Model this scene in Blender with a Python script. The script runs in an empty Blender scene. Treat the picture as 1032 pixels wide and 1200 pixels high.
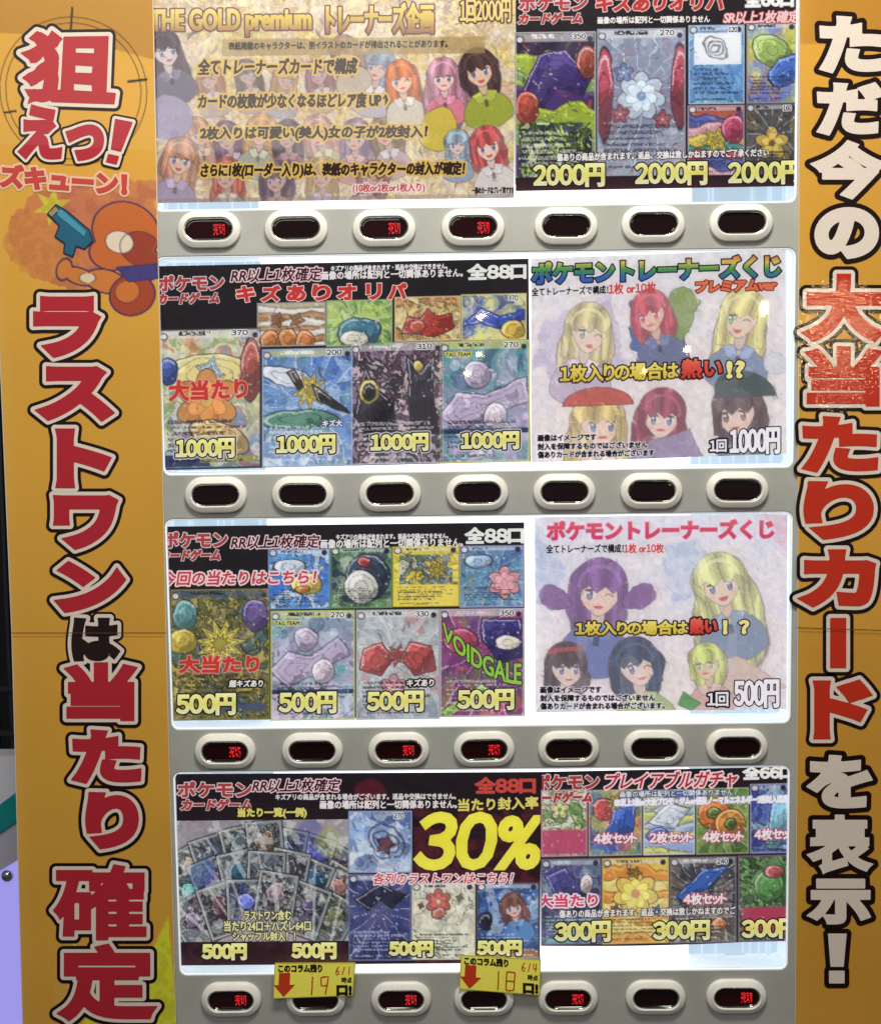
import bpy, math, random
import numpy as np
from mathutils import Matrix, Vector
random.seed(4); RNG = np.random.default_rng(7)
S = bpy.context.scene; COL = S.collection

# ------------------------------------------------------------------ camera
F = 1500.0; W0, H0 = 1032.0, 1200.0
CA, CB, CC = -0.0896, -0.0071, 0.0126
CAMP = np.array([-0.0402, -1.8865, 1.95 - 0.5935])
def _rot(a, b, c):
    ca, sa, cb, sb, cc, sc = math.cos(a), math.sin(a), math.cos(b), math.sin(b), math.cos(c), math.sin(c)
    return (np.array([[cc, -sc, 0], [sc, cc, 0], [0, 0, 1]]) @ np.array([[1, 0, 0], [0, ca, -sa], [0, sa, ca]])
            @ np.array([[cb, 0, sb], [0, 1, 0], [-sb, 0, cb]]))
RM = _rot(CA, CB, CC)
def wv(v): return Vector((v[0], v[2], -v[1]))
cam_d = bpy.data.cameras.new('camera'); cam = bpy.data.objects.new('camera', cam_d); COL.objects.link(cam)
r_, u_, k_ = wv(RM @ [1, 0, 0]), wv(RM @ [0, -1, 0]), wv(RM @ [0, 0, -1])
cam.matrix_world = Matrix(((r_[0], u_[0], k_[0], CAMP[0]), (r_[1], u_[1], k_[1], CAMP[1]), (r_[2], u_[2], k_[2], CAMP[2]), (0, 0, 0, 1)))
cam_d.sensor_fit = 'VERTICAL'; cam_d.sensor_height = 24; cam_d.lens = 24 * F / H0
cam_d.clip_start = .05; cam_d.clip_end = 100
S.camera = cam
def P(px, py, y=0.0):
    """point of the vertical plane Y=y that the photograph shows at (px,py); arrays allowed"""
    px = np.asarray(px, float); py = np.asarray(py, float)
    d = np.stack([(px - W0 / 2) / F, (py - H0 / 2) / F, np.ones_like(px)], -1) @ RM.T
    t = (y - CAMP[1]) / d[..., 2]
    return np.stack([CAMP[0] + d[..., 0] * t, np.full_like(t, y), CAMP[2] - d[..., 1] * t], -1)

# ------------------------------------------------------------------ light
wd = bpy.data.worlds.new('World'); S.world = wd; wd.use_nodes = True
bg = wd.node_tree.nodes['Background']; bg.inputs[0].default_value = (.80, .86, 1.0, 1); bg.inputs[1].default_value = .16
S.view_settings.view_transform = 'Standard'; S.view_settings.look = 'None'
S.view_settings.exposure = 0; S.view_settings.gamma = 1
def area(name, loc, target, size, power, col):
    l = bpy.data.lights.new(name, 'AREA'); l.shape = 'RECTANGLE'; l.size, l.size_y = size; l.energy = power; l.color = col
    o = bpy.data.objects.new(name, l); COL.objects.link(o); o.location = loc
    o.rotation_euler = (Vector(target) - Vector(loc)).to_track_quat('-Z', 'Y').to_euler(); return o
area('ceiling_light', (0.1, -1.15, 3.0), (0, 0, 1.25), (.9, .35), 50, (1, .95, .87))
area('ceiling_light', (-1.0, -3.2, 2.9), (0, 0, 1.1), (2.0, 1.2), 29, (1, .93, .85))

# ------------------------------------------------------------------ materials
def lin(c):
    c = np.asarray(c, float) / 255.0
    return np.where(c <= .04045, c / 12.92, ((c + .055) / 1.055) ** 2.4)
def mat(name, base, rough=.5, metal=0, **kw):
    m = bpy.data.materials.new(name); m.use_nodes = True; b = m.node_tree.nodes['Principled BSDF']
    b.inputs['Base Color'].default_value = (*lin(base), 1); b.inputs['Roughness'].default_value = rough; b.inputs['Metallic'].default_value = metal
    for k, v in kw.items(): b.inputs[k.replace('_', ' ')].default_value = v
    return m
def nn(m, t, **kw):
    n = m.node_tree.nodes.new(t)
    for k, v in kw.items(): setattr(n, k, v)
    return n
def noise_bump(m, scale, dist, strength=.3, detail=3, sock='Normal'):
    L = m.node_tree.links; tc = nn(m, 'ShaderNodeTexCoord'); nz = nn(m, 'ShaderNodeTexNoise'); bp = nn(m, 'ShaderNodeBump')
    nz.inputs['Scale'].default_value = scale; nz.inputs['Detail'].default_value = detail
    bp.inputs['Distance'].default_value = dist; bp.inputs['Strength'].default_value = strength
    L.new(tc.outputs['Object'], nz.inputs['Vector']); L.new(nz.outputs['Fac'], bp.inputs['Height'])
    L.new(bp.outputs['Normal'], m.node_tree.nodes['Principled BSDF'].inputs[sock]); return nz
def grain(m, src, scale=700, amt=.10):
    """paper / print grain multiplied over a colour socket"""
    L = m.node_tree.links; tc = nn(m, 'ShaderNodeTexCoord'); nz = nn(m, 'ShaderNodeTexNoise'); mr = nn(m, 'ShaderNodeMapRange'); mx = nn(m, 'ShaderNodeVectorMath', operation='SCALE')
    nz.inputs['Scale'].default_value = scale; nz.inputs['Detail'].default_value = 2
    mr.inputs['From Min'].default_value = .3; mr.inputs['From Max'].default_value = .7
    mr.inputs['To Min'].default_value = 1 - amt; mr.inputs['To Max'].default_value = 1 + amt
    L.new(tc.outputs['Object'], nz.inputs['Vector']); L.new(nz.outputs['Fac'], mr.inputs['Value'])
    L.new(src, mx.inputs[0]); L.new(mr.outputs[0], mx.inputs['Scale']); return mx.outputs[0]
def print_mat(name, rough, glow, amt=.1, coat=0):
    m = mat(name, (200, 200, 200), rough); L = m.node_tree.links; b = m.node_tree.nodes['Principled BSDF']
    at = nn(m, 'ShaderNodeAttribute', attribute_name='Col'); c = grain(m, at.outputs['Color'], amt=amt)
    L.new(c, b.inputs['Base Color'])
    if glow: L.new(c, b.inputs['Emission Color']); b.inputs['Emission Strength'].default_value = glow
    b.inputs['Coat Weight'].default_value = coat; b.inputs['Coat Roughness'].default_value = .012
    b.inputs['Specular IOR Level'].default_value = .18
    return m
M = {}
M['print'] = print_mat('backlit_printed_paper', .5, .64); noise_bump(M['print'], 14, .003, .5, 2); M['print'].cycles.emission_sampling = 'NONE'
M['tag'] = print_mat('printed_tag_paper', .5, 0)
M['banner'] = print_mat('laminated_banner_print', .42, 0, .06, .12); noise_bump(M['banner'], 5, .012, .35, 1)
M['plastic'] = mat('grey_moulded_plastic', (176, 177, 169), .42); noise_bump(M['plastic'], 900, .0004, .35)
b = M['plastic'].node_tree.nodes['Principled BSDF']
def tint(m, base, scale=5, amt=.06):
    rgb = nn(m, 'ShaderNodeRGB'); rgb.outputs[0].default_value = (*lin(base), 1)
    m.node_tree.links.new(grain(m, rgb.outputs[0], scale, amt), m.node_tree.nodes['Principled BSDF'].inputs['Base Color'])
tint(M['plastic'], (168, 170, 162), 14, .07)
M['bezel'] = mat('ivory_button_plastic', (232, 231, 220), .3); tint(M['bezel'], (232, 231, 220), 40, .04)
M['chrome'] = mat('chrome_ring', (190, 200, 185), .12, 1)
M['lens'] = mat('dark_red_lens', (24, 6, 6), .07)
M['lens_on'] = mat('dark_red_lens_lit', (34, 5, 6), .07)
M['led'] = mat('red_led', (120, 0, 0), .5, Emission_Color=(1, .02, .03, 1), Emission_Strength=1.9)
M['ledglow'] = mat('red_led_haze', (60, 3, 5), .3, Emission_Color=(1, .01, .02, 1), Emission_Strength=.010)
M['white'] = mat('white_rim_plastic_glow', (235, 240, 242), .3, Emission_Color=(.85, .93, 1, 1), Emission_Strength=.35)  # plain plastic; emission stands in for light-box light falling on the frame walls
def emis(name, col, s):
    m = mat(name, (120, 124, 128), .5); bb = m.node_tree.nodes['Principled BSDF']
    rgb = nn(m, 'ShaderNodeRGB'); rgb.outputs[0].default_value = (*lin(col), 1)
    m.node_tree.links.new(grain(m, rgb.outputs[0], 9, .05), bb.inputs['Emission Color']); bb.inputs['Emission Strength'].default_value = s; return m
M['light'] = emis('lit_diffuser', (250, 253, 255), 1.7)
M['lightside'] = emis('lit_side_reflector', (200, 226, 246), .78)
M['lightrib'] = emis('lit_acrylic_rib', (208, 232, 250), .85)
m = bpy.data.materials.new('clear_acrylic'); m.use_nodes = True; nt = m.node_tree; nt.nodes.clear()
o = nt.nodes.new('ShaderNodeOutputMaterial'); mx = nt.nodes.new('ShaderNodeMixShader'); tr = nt.nodes.new('ShaderNodeBsdfTransparent'); gl = nt.nodes.new('ShaderNodeBsdfGlossy')
fr = nt.nodes.new('ShaderNodeFresnel'); fr.inputs[0].default_value = 1.49; gl.inputs['Roughness'].default_value = .028
tcn = nt.nodes.new('ShaderNodeTexCoord'); nz = nt.nodes.new('ShaderNodeTexNoise'); nz.inputs['Scale'].default_value = 6; bp = nt.nodes.new('ShaderNodeBump'); bp.inputs['Distance'].default_value = .002; bp.inputs['Strength'].default_value = .4
nt.links.new(tcn.outputs['Object'], nz.inputs['Vector']); nt.links.new(nz.outputs['Fac'], bp.inputs['Height']); nt.links.new(bp.outputs['Normal'], gl.inputs['Normal'])
nt.links.new(fr.outputs[0], mx.inputs[0]); nt.links.new(tr.outputs[0], mx.inputs[1]); nt.links.new(gl.outputs[0], mx.inputs[2]); nt.links.new(mx.outputs[0], o.inputs[0])
M['acrylic'] = m

# ------------------------------------------------------------------ objects
def link(name, me, parent=None, mt=None):
    o = bpy.data.objects.new(name, me); COL.objects.link(o); o.parent = parent
    if mt and me is not None: me.materials.clear(); me.materials.append(mt)
    return o
def tag(o, label=None, cat=None, group=None, kind=None):
    for k, v in (('label', label), ('category', cat), ('group', group), ('kind', kind)):
        if v: o[k] = v
    return o
def thing(name, label, cat, group=None, loc=(0, 0, 0)):
    o = bpy.data.objects.new(name, None); o.empty_display_size = .05; COL.objects.link(o); o.location = loc
    return tag(o, label, cat, group)
def np_mesh(name, V, faces_idx, sizes, colors=None):
    me = bpy.data.meshes.new(name); V = np.ascontiguousarray(V, np.float32)
    me.vertices.add(len(V)); me.vertices.foreach_set('co', V.ravel())
    me.loops.add(len(faces_idx)); me.loops.foreach_set('vertex_index', np.ascontiguousarray(faces_idx, np.int32))
    me.polygons.add(len(sizes)); st = np.concatenate([[0], np.cumsum(sizes)[:-1]]).astype(np.int32)
    me.polygons.foreach_set('loop_start', st)
    try: me.polygons.foreach_set('loop_total', np.ascontiguousarray(sizes, np.int32))
    except Exception: pass
    if colors is not None:
        a = me.color_attributes.new('Col', 'FLOAT_COLOR', 'POINT'); c4 = np.ones((len(V), 4), np.float32); c4[:, :3] = colors
        a.data.foreach_set('color', c4.ravel())
    me.update(calc_edges=True); return me
def py_mesh(name, v, f, smooth=False):
    me = bpy.data.meshes.new(name); me.from_pydata([tuple(map(float, p)) for p in v], [], f); me.update()
    if smooth: me.polygons.foreach_set('use_smooth', [True] * len(me.polygons))
    return me
def box_mesh(name, x0, x1, y0, y1, z0, z1, bevel=0):
    import bmesh
    bm = bmesh.new(); v = [bm.verts.new(p) for p in [(x, y, z) for x in (x0, x1) for y in (y0, y1) for z in (z0, z1)]]
    for q in ((0, 1, 3, 2), (4, 6, 7, 5), (0, 4, 5, 1), (2, 3, 7, 6), (0, 2, 6, 4), (1, 5, 7, 3)): bm.faces.new([v[i] for i in q])
    bmesh.ops.recalc_face_normals(bm, faces=bm.faces)
    if bevel: bmesh.ops.bevel(bm, geom=bm.edges[:], offset=bevel, segments=2, affect='EDGES')
    me = bpy.data.meshes.new(name); bm.to_mesh(me); bm.free(); return me

# ------------------------------------------------------------------ noise and painting of printed pictures
_lat = RNG.random((16, 64, 64))
def vnoise(x, y, k):
    L = _lat[k % 16]; xi = np.floor(x).astype(int); yi = np.floor(y).astype(int); fx = x - xi; fy = y - yi
    fx = fx * fx * (3 - 2 * fx); fy = fy * fy * (3 - 2 * fy)
    a = L[yi % 64, xi % 64]; b = L[yi % 64, (xi + 1) % 64]; c = L[(yi + 1) % 64, xi % 64]; d = L[(yi + 1) % 64, (xi + 1) % 64]
    return (a * (1 - fx) + b * fx) * (1 - fy) + (c * (1 - fx) + d * fx) * fy
def fbm(x, y, s, seed=0, octv=4):
    v = 0; a = .5; t = 0
    for i in range(octv):
        v = v + a * vnoise(x / s + seed * 7.31 + i * 3.7, y / s + seed * 3.17 + i * 9.1, seed + i); t += a; a *= .5; s *= .5
    return v / t
class Cv:
    """picture painted in photo pixels; coordinates u,v run 0..1 over the picture, top left origin"""
    def __init__(s, w, h, step, seed=0):
        s.w, s.h = w, h; nx = max(2, int(round(w / step)) + 1); ny = max(2, int(round(h / step)) + 1)
        s.X, s.Y = np.meshgrid(np.linspace(0, w, nx), np.linspace(0, h, ny)); s.C = np.zeros((ny, nx, 3)); s.seed = seed
    def put(s, cov, col, op=1.0):
        cov = (np.clip(cov, 0, 1) * op)[..., None]; s.C = s.C * (1 - cov) + np.asarray(col, float) * cov
    def grad(s, cols):
        t = s.Y / s.h * (len(cols) - 1); i = np.clip(t.astype(int), 0, len(cols) - 2); f = (t - i)[..., None]; c = np.array(cols, float)
        s.C = c[i] * (1 - f) + c[i + 1] * f
    def warp(s, a, sc, k=0):
        return s.X + (fbm(s.X, s.Y, sc, s.seed + 11 + k, 3) - .5) * a, s.Y + (fbm(s.X, s.Y, sc, s.seed + 23 + k, 3) - .5) * a
    def marble(s, pal, sc, op=1, line=.35, mask=None, wa=2.2, k=0):
        x, y = s.warp(sc * wa, sc * 1.3, k); f = fbm(x, y, sc, s.seed + k, 4); f = np.clip((f - .22) / .56, 0, .999)
        n = len(pal); t = f * n; i = t.astype(int); c = np.array(pal, float)[np.random.RandomState(s.seed + k).permutation(n)][i]
        e = np.zeros_like(f); e[:, 1:] += (i[:, 1:] != i[:, :-1]); e[1:] += (i[1:] != i[:-1]); e = np.clip(e, 0, 1)
        c = c * (1 + (fbm(s.X, s.Y, 5, s.seed + 3 + k, 2) - .5)[..., None] * .45)
        c = c * (1 - line * e[..., None]); mk = op if mask is None else mask * op
        mk = np.broadcast_to(mk, f.shape)[..., None]; s.C = s.C * (1 - mk) + c * mk
    def sh(s, sd, col, line=None, lw=1.2, op=1.0, shade=.09):
        if line is not None: s.put(.5 - (sd - lw), line, op)
        s.put(.5 - sd, col, op)
        if shade: s.put((.5 - sd) * (fbm(s.X, s.Y, 9, s.seed + 5, 2) > .52), np.asarray(col, float) * (1 - shade), op * .8)
    def sdE(s, cx, cy, rx, ry, ang=0, wp=0):
        x, y = s.warp(wp, 14) if wp else (s.X, s.Y); x = x - cx; y = y - cy; c, q = math.cos(ang), math.sin(ang)
        a = (x * c + y * q) / rx; b = (-x * q + y * c) / ry; return (np.sqrt(a * a + b * b) - 1) * min(rx, ry)
    def sdP(s, pts, wp=0):
        x, y = s.warp(wp, 14) if wp else (s.X, s.Y); return sd_poly(x, y, [np.array(pts, float)])
    def star(s, cx, cy, r1, r2, n, col, rot=0, line=None, **k):
        p = [(cx + (r1 if i % 2 == 0 else r2) * math.sin(rot + i * math.pi / n), cy - (r1 if i % 2 == 0 else r2) * math.cos(rot + i * math.pi / n)) for i in range(2 * n)]
        s.sh(s.sdP(p), col, line, **k)
    def flower(s, cx, cy, r, n, col, cc, line=None, **k):
        for i in range(n):
            a = i * 2 * math.pi / n; s.sh(s.sdE(cx + r * .55 * math.sin(a), cy - r * .55 * math.cos(a), r * .34, r * .5, a), col, line, **k)
        s.sh(s.sdE(cx, cy, r * .28, r * .28), cc, line, **k)
    def rect(s, x0, y0, x1, y1, col, op=1, ang=0):
        cx, cy = (x0 + x1) / 2, (y0 + y1) / 2; x = s.X - cx; y = s.Y - cy; c, q = math.cos(ang), math.sin(ang)
        a = np.abs(x * c + y * q) - (x1 - x0) / 2; b = np.abs(-x * q + y * c) - (y1 - y0) / 2; s.put(.5 - np.maximum(a, b), col, op)
    def micro(s, x0, y0, x1, y1, rows, col, op=.75, k=0):
        h = (y1 - y0) / rows
        for r in range(rows):
            yy = y0 + r * h; m = (s.X > x0) & (s.X < x0 + (x1 - x0) * random.uniform(.6, 1)) & (s.Y > yy) & (s.Y < yy + h * .55)
            s.put(m * (vnoise(s.X / 1.3, s.Y / 1.5 + r * 5, s.seed + k) > .42), col, op)
    def gloss(s, op=.10):
        d = (s.X + s.Y * .6); f = fbm(d, s.Y * .12, 22, s.seed + 9, 2); s.put(np.clip((f - .5) * 4, 0, 1), (235, 240, 250), op)
    def person(s, cx, cy, r, hair, skin, cloth, hl=1.0, look=0, op=1.0, line=(84, 66, 80), eye=(70, 74, 100), rot=None):
        """plain generic bust: hair mass with strands, shoulders, face with simple eyes"""
        R0 = random.Random(int(cx * 3 + cy * 5)); rot = R0.uniform(-.28, .28) if rot is None else rot; X0, Y0 = s.X, s.Y; c_, q_ = math.cos(rot), math.sin(rot)
        s.X, s.Y = cx + (X0 - cx) * c_ + (Y0 - cy - r * 1.2) * q_, cy + r * 1.2 - (X0 - cx) * q_ + (Y0 - cy - r * 1.2) * c_; wink = R0.random() < .25; mo = R0.choice((.06, .1, .16))
        hair = np.array(hair, float); X = s.X - cx; Y = s.Y - cy; k = dict(op=op, line=line, lw=.6, shade=0); R = random.Random(int(cx * 7 + cy))
        def strands(sd):
            st = np.sin(X * 6.5 / r * (1 + .12 * Y / r) + 5 * fbm(s.X, s.Y, r * 1.5, s.seed, 2) + R.random() * 6)
            s.put((.5 - sd) * np.clip(st * 1.5 - .3, 0, 1), hair * .80, op * .8); s.put((.5 - sd) * np.clip(-st * 2 - 1.2, 0, 1), np.minimum(hair * 1.14 + 8, 240), op * .8)
            s.put((.5 - sd) * np.clip((st > .93) * 1., 0, 1), np.array(line, float), op * .35)
        wv_ = (fbm(s.X, s.Y, r * .9, s.seed + 2, 2) - .5) * r * .5
        back = np.maximum(np.sqrt(((X + wv_) / (1.15 * r + .16 * np.maximum(Y, 0) * hl)) ** 2 + (np.where(Y < 0, Y / (1.18 * r), Y / (1.4 * r + 1.5 * r * hl))) ** 2) - 1, -9) * r * .8
        s.sh(back, hair * .9, **k); strands(back)
        s.sh(np.maximum(s.sdE(cx, cy + r * 2.75, r * 1.45, r * 1.35, 0, 3), s.sdE(cx, cy + r * 2.2, r * 1.8, r * 1.4)), cloth, **k)
        s.sh(s.sdP([(cx - r * .3, cy + r * 1.35), (cx + r * .3, cy + r * 1.35), (cx, cy + r * 2.1)]), np.array(skin) * .97, None, shade=0, op=op)
        s.sh(s.sdE(cx, cy + r * 1.05, r * .26, r * .55), np.array(skin, float) * .93, **k)
        fx = X - look * r * .12; fy = Y - r * .05
        face = (np.sqrt((fx / (.84 * r * np.where(fy > 0, 1 - .36 * np.clip(fy / r, 0, 1) ** 1.6, 1))) ** 2 + (fy / (1.02 * r)) ** 2) - 1) * r * .8
        s.sh(face, skin, **k)
        for e in (-1, 1):
            ex, ey = cx + (e * .37 + look * .16) * r, cy + r * .25
            if wink and e == 1: s.put(1 - np.abs(s.sdE(ex, ey + r * .12, r * .2, r * .18)) / .9 * 1.0 - (s.Y > ey + r * .05) * 2, (50, 38, 46), op); continue
            s.put(.5 - s.sdE(ex, ey, r * .19, r * .2), (236, 232, 232), op); s.put(.5 - s.sdE(ex, ey + .02 * r, r * .13, r * .2), eye, op)
            s.put(.5 - s.sdE(ex, ey + r * .1, r * .08, r * .08), np.minimum(np.array(eye) * 1.7, 230), op * .8); s.put(.5 - s.sdE(ex - .04 * r, ey - r * .08, r * .05, r * .05), (250, 250, 250), op)
            s.rect(ex - r * .2, ey - r * .24, ex + r * .2, ey - r * .15, (50, 38, 46), op * .9, e * .15); s.rect(ex - r * .16, ey - r * .46, ex + r * .16, ey - r * .41, hair * .7, op * .7, e * .1)
            s.put((.5 - s.sdE(ex + e * r * .1, ey + r * .36, r * .16, r * .09)), (222, 150, 140), op * .4)
        s.put(.5 - s.sdE(cx + look * .18 * r, cy + r * .70, r * .2, r * mo) - 99. * (s.Y < cy + r * (.68 if mo > .08 else 0)), (176, 70, 74), op)
        ph = R.random() * 6; fr = cy - r * .12 + r * .28 * np.abs(np.mod((X / r + 2 + ph * .1) * 1.55, 1) - .5) * 2 - r * .25 * np.clip(np.abs(X / r) - .5, 0, 1)
        cap = np.maximum(s.sdE(cx, cy - r * .15, r * 1.08, r * 1.12), s.Y - fr)
        lock = np.maximum(np.maximum(.70 * r + .1 * Y - np.abs(X), np.abs(X) - 1.1 * r), np.maximum(-r * .3 - Y, Y - r * (.8 + .5 * hl)))
        for sd in (lock, cap): s.sh(sd, hair, **k); strands(sd)
        s.put((.5 - cap) * (np.abs(np.hypot(X, Y + r * .1) - r * .82) < r * .07), np.minimum(hair * 1.3 + 20, 245), op * .5)
        cl = np.array(cloth, float)
        for k_, sx in enumerate((-1, 1)): s.sh(s.sdP([(cx + sx * r * .22, cy + r * 1.35), (cx + sx * r * .75, cy + r * 1.5), (cx + sx * r * .5, cy + r * 2.0), (cx, cy + r * 2.0)]), np.minimum(cl * 1.25 + 10, 240), line, .5, op, .2)
        s.rect(cx - r * .12, cy + r * 1.9, cx + r * .12, cy + r * 2.3, cl * .55, op)
        s.X, s.Y = X0, Y0
    def local(s, cx, cy, R):
        nx, ny = s.X.shape[1], s.X.shape[0]; sx, sy = (nx - 1) / s.w, (ny - 1) / s.h
        a, b_ = max(0, int((cx - R) * sx)), min(nx, int((cx + R) * sx) + 2); c, d = max(0, int((cy - R) * sy)), min(ny, int((cy + R) * sy) + 2)
        return (slice(c, d), slice(a, b_)) if b_ > a and d > c else None
    def dabs(s, n, pal, size, op=.8, y0=0, y1=1, dark=.35, seed=0):
        """many short curved brush marks and ink ticks"""
        R = random.Random(s.seed * 31 + seed)
        for _ in range(n):
            x, y = R.uniform(0, s.w), R.uniform(y0, y1) * s.h; a = 6.28 * float(fbm(np.array([x]), np.array([y]), s.w * .5, s.seed + 1, 2)[0]) * 2 + R.uniform(-.5, .5)
            L_ = size * R.uniform(.4, 1.5); W_ = max(.7, L_ * R.uniform(.12, .4)); w = s.local(x, y, L_ + 2)
            if not w: continue
            X, Y = s.X[w] - x, s.Y[w] - y; c, q = math.cos(a), math.sin(a); u = X * c + Y * q; v = -X * q + Y * c + .25 * u * u / L_ * R.choice((-1, 1))
            cov = np.clip((1 - np.sqrt((u / L_) ** 2 + (v / W_) ** 2)) * W_ + .3, 0, 1)
            col = np.array(R.choice(pal), float) * R.uniform(.7, 1.3) + R.uniform(-10, 14)
            if R.random() < dark * .4: col = np.array((44, 38, 48.)); cov = cov * (np.abs(v) < W_ * .5)
            cov = (cov * op)[..., None]; s.C[w] = s.C[w] * (1 - cov) + np.clip(col, 20, 240) * cov
    def paint(s, n, size, op=.7, seed=0, jit=.22):
        """brush marks that take up the colour already lying nearby"""
        R = random.Random(s.seed * 17 + seed + 5); ny, nx = s.X.shape; B = s.C.copy()
        for _ in range(n):
            x, y = R.uniform(0, s.w), R.uniform(0, s.h); w = s.local(x, y, size * 1.5 + 1)
            if not w: continue
            j = min(ny - 1, max(0, int((y + R.gauss(0, size * .35)) / s.h * (ny - 1)))); i = min(nx - 1, max(0, int((x + R.gauss(0, size * .35)) / s.w * (nx - 1))))
            a = R.gauss(.9, .6); L_ = size * R.uniform(.4, 1.4); W_ = max(.7, L_ * R.uniform(.15, .35)); X, Y = s.X[w] - x, s.Y[w] - y; c, q = math.cos(a), math.sin(a)
            u = X * c + Y * q; v = -X * q + Y * c; v = v + .3 * u * u / L_ * R.choice((-1, 1)); cov = (np.clip((1 - np.sqrt((u / L_) ** 2 + (v / W_) ** 2)) * W_ + .3, 0, 1) * op)[..., None]
            k = R.gauss(1, jit); col = B[j, i] * k + (R.uniform(0, 26) if k > 1 else 0); s.C[w] = s.C[w] * (1 - cov) + np.clip(col, 18, 240) * cov
    def fade(s, to, amt, sat=1.0):
        g = s.C.mean(-1, keepdims=True); s.C = (g + (s.C - g) * sat) * (1 - amt) + np.array(to, float) * amt
    def sparks(s, n, seed=0):
        R = random.Random(s.seed + 77 + seed)
        for _ in range(n):
            x, y = R.uniform(0, s.w), R.uniform(0, s.h); q = R.uniform(.5, 1.3); w = s.local(x, y, 4)
            if w: cov = np.clip(q - np.hypot(s.X[w] - x, s.Y[w] - y) + .5, 0, 1)[..., None] * .7; s.C[w] = s.C[w] * (1 - cov) + np.array((232, 232, 236.)) * cov
def sd_poly(x, y, loops, cap=None):
    d2 = np.full(x.shape, 1e9); ins = np.zeros(x.shape, bool)
    for lp in loops:
        A = lp; B = np.roll(lp, -1, 0)
        for (ax, ay), (bx, by) in zip(A, B):
            ex, ey = bx - ax, by - ay; L2 = ex * ex + ey * ey
            if L2 < 1e-12: continue
            t = np.clip(((x - ax) * ex + (y - ay) * ey) / L2, 0, 1); dx = x - ax - t * ex; dy = y - ay - t * ey
            d2 = np.minimum(d2, dx * dx + dy * dy)
            if ay != by:
                c = ((ay > y) != (by > y)); ins ^= c & (x < (bx - ax) * (y - ay) / (by - ay) + ax)
    d = np.sqrt(d2); return np.where(ins, -d, d)
def art(cv, parent, name, quad, y, mt=None, wave=0):
    """lay the painted picture on the plane Y=y over the photo quad TL,TR,BR,BL"""
    u = cv.X / cv.w; v = cv.Y / cv.h; q = np.array(quad, float)
    p = (q[0] * ((1 - u) * (1 - v))[..., None] + q[1] * (u * (1 - v))[..., None] + q[2] * (u * v)[..., None] + q[3] * ((1 - u) * v)[..., None])
    py = p[..., 1] + (wave * np.sin(u * math.pi * 1.1) * v if wave else 0)
    V = P(p[..., 0], py, y).reshape(-1, 3); ny, nx = cv.X.shape
    i = (np.arange(ny - 1)[:, None] * nx + np.arange(nx - 1)[None]).ravel()
    idx = np.stack([i, i + nx, i + nx + 1, i + 1], 1).ravel()
    me = np_mesh(name, V, idx, np.full(len(i), 4), lin(np.clip(cv.C, 0, 255)).reshape(-1, 3))
    return link(name, me, parent, mt or M['print'])

# ------------------------------------------------------------------ lettering
_tc = bpy.data.curves.new('lettering', 'FONT'); _to = bpy.data.objects.new('lettering', _tc); COL.objects.link(_to)
_tc.fill_mode = 'NONE' if 'NONE' in [e.identifier for e in _tc.bl_rna.properties['fill_mode'].enum_items] else _tc.fill_mode
_cache = {}
def contours(txt, res=3):
    if (txt, res) in _cache: return _cache[(txt, res)]
    _tc.body = txt; _tc.resolution_u = res; dg = bpy.context.evaluated_depsgraph_get(); dg.update()
    me = bpy.data.meshes.new_from_object(_to.evaluated_get(dg)); nv = len(me.vertices)
    co = np.zeros(nv * 3); me.vertices.foreach_get('co', co); co = co.reshape(-1, 3)[:, :2]
    ed = np.zeros(len(me.edges) * 2, int); me.edges.foreach_get('vertices', ed); ed = ed.reshape(-1, 2)
    if len(me.polygons):                    # filled: keep boundary edges
        cnt = {}
        for p in me.polygons:
            for k in p.edge_keys: cnt[k] = cnt.get(k, 0) + 1
        ed = np.array([k for k, c in cnt.items() if c == 1])
    nb = [[] for _ in range(nv)]
    for a, b in ed: nb[a].append(b); nb[b].append(a)
    seen = np.zeros(nv, bool); loops = []
    for s in range(nv):
        if seen[s] or len(nb[s]) < 2: continue
        lp = [s]; seen[s] = True; c = s
        while True:
            n = [k for k in nb[c] if not seen[k]]
            if not n: break
            c = n[0]; seen[c] = True; lp.append(c)
        if len(lp) > 2: loops.append(co[lp].copy())
    bpy.data.meshes.remove(me); _cache[(txt, res)] = loops; return loops
FW = {c: chr(ord(c) + 0xFEE0) for c in '0123456789'}
def packed(txt, gap=.07):
    out = []; x = 0.0
    for ch in txt:
        if ch == ' ': x += .3; continue
        lp = contours(FW.get(ch, ch)); al = np.concatenate(lp); a, b_ = al[:, 0].min(), al[:, 0].max(); g = gap if ch not in 'ー一' else gap * 1.6
        out += [l + np.array([x - a + g * .5, 0]) for l in lp]; x += b_ - a + g
    return out
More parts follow.
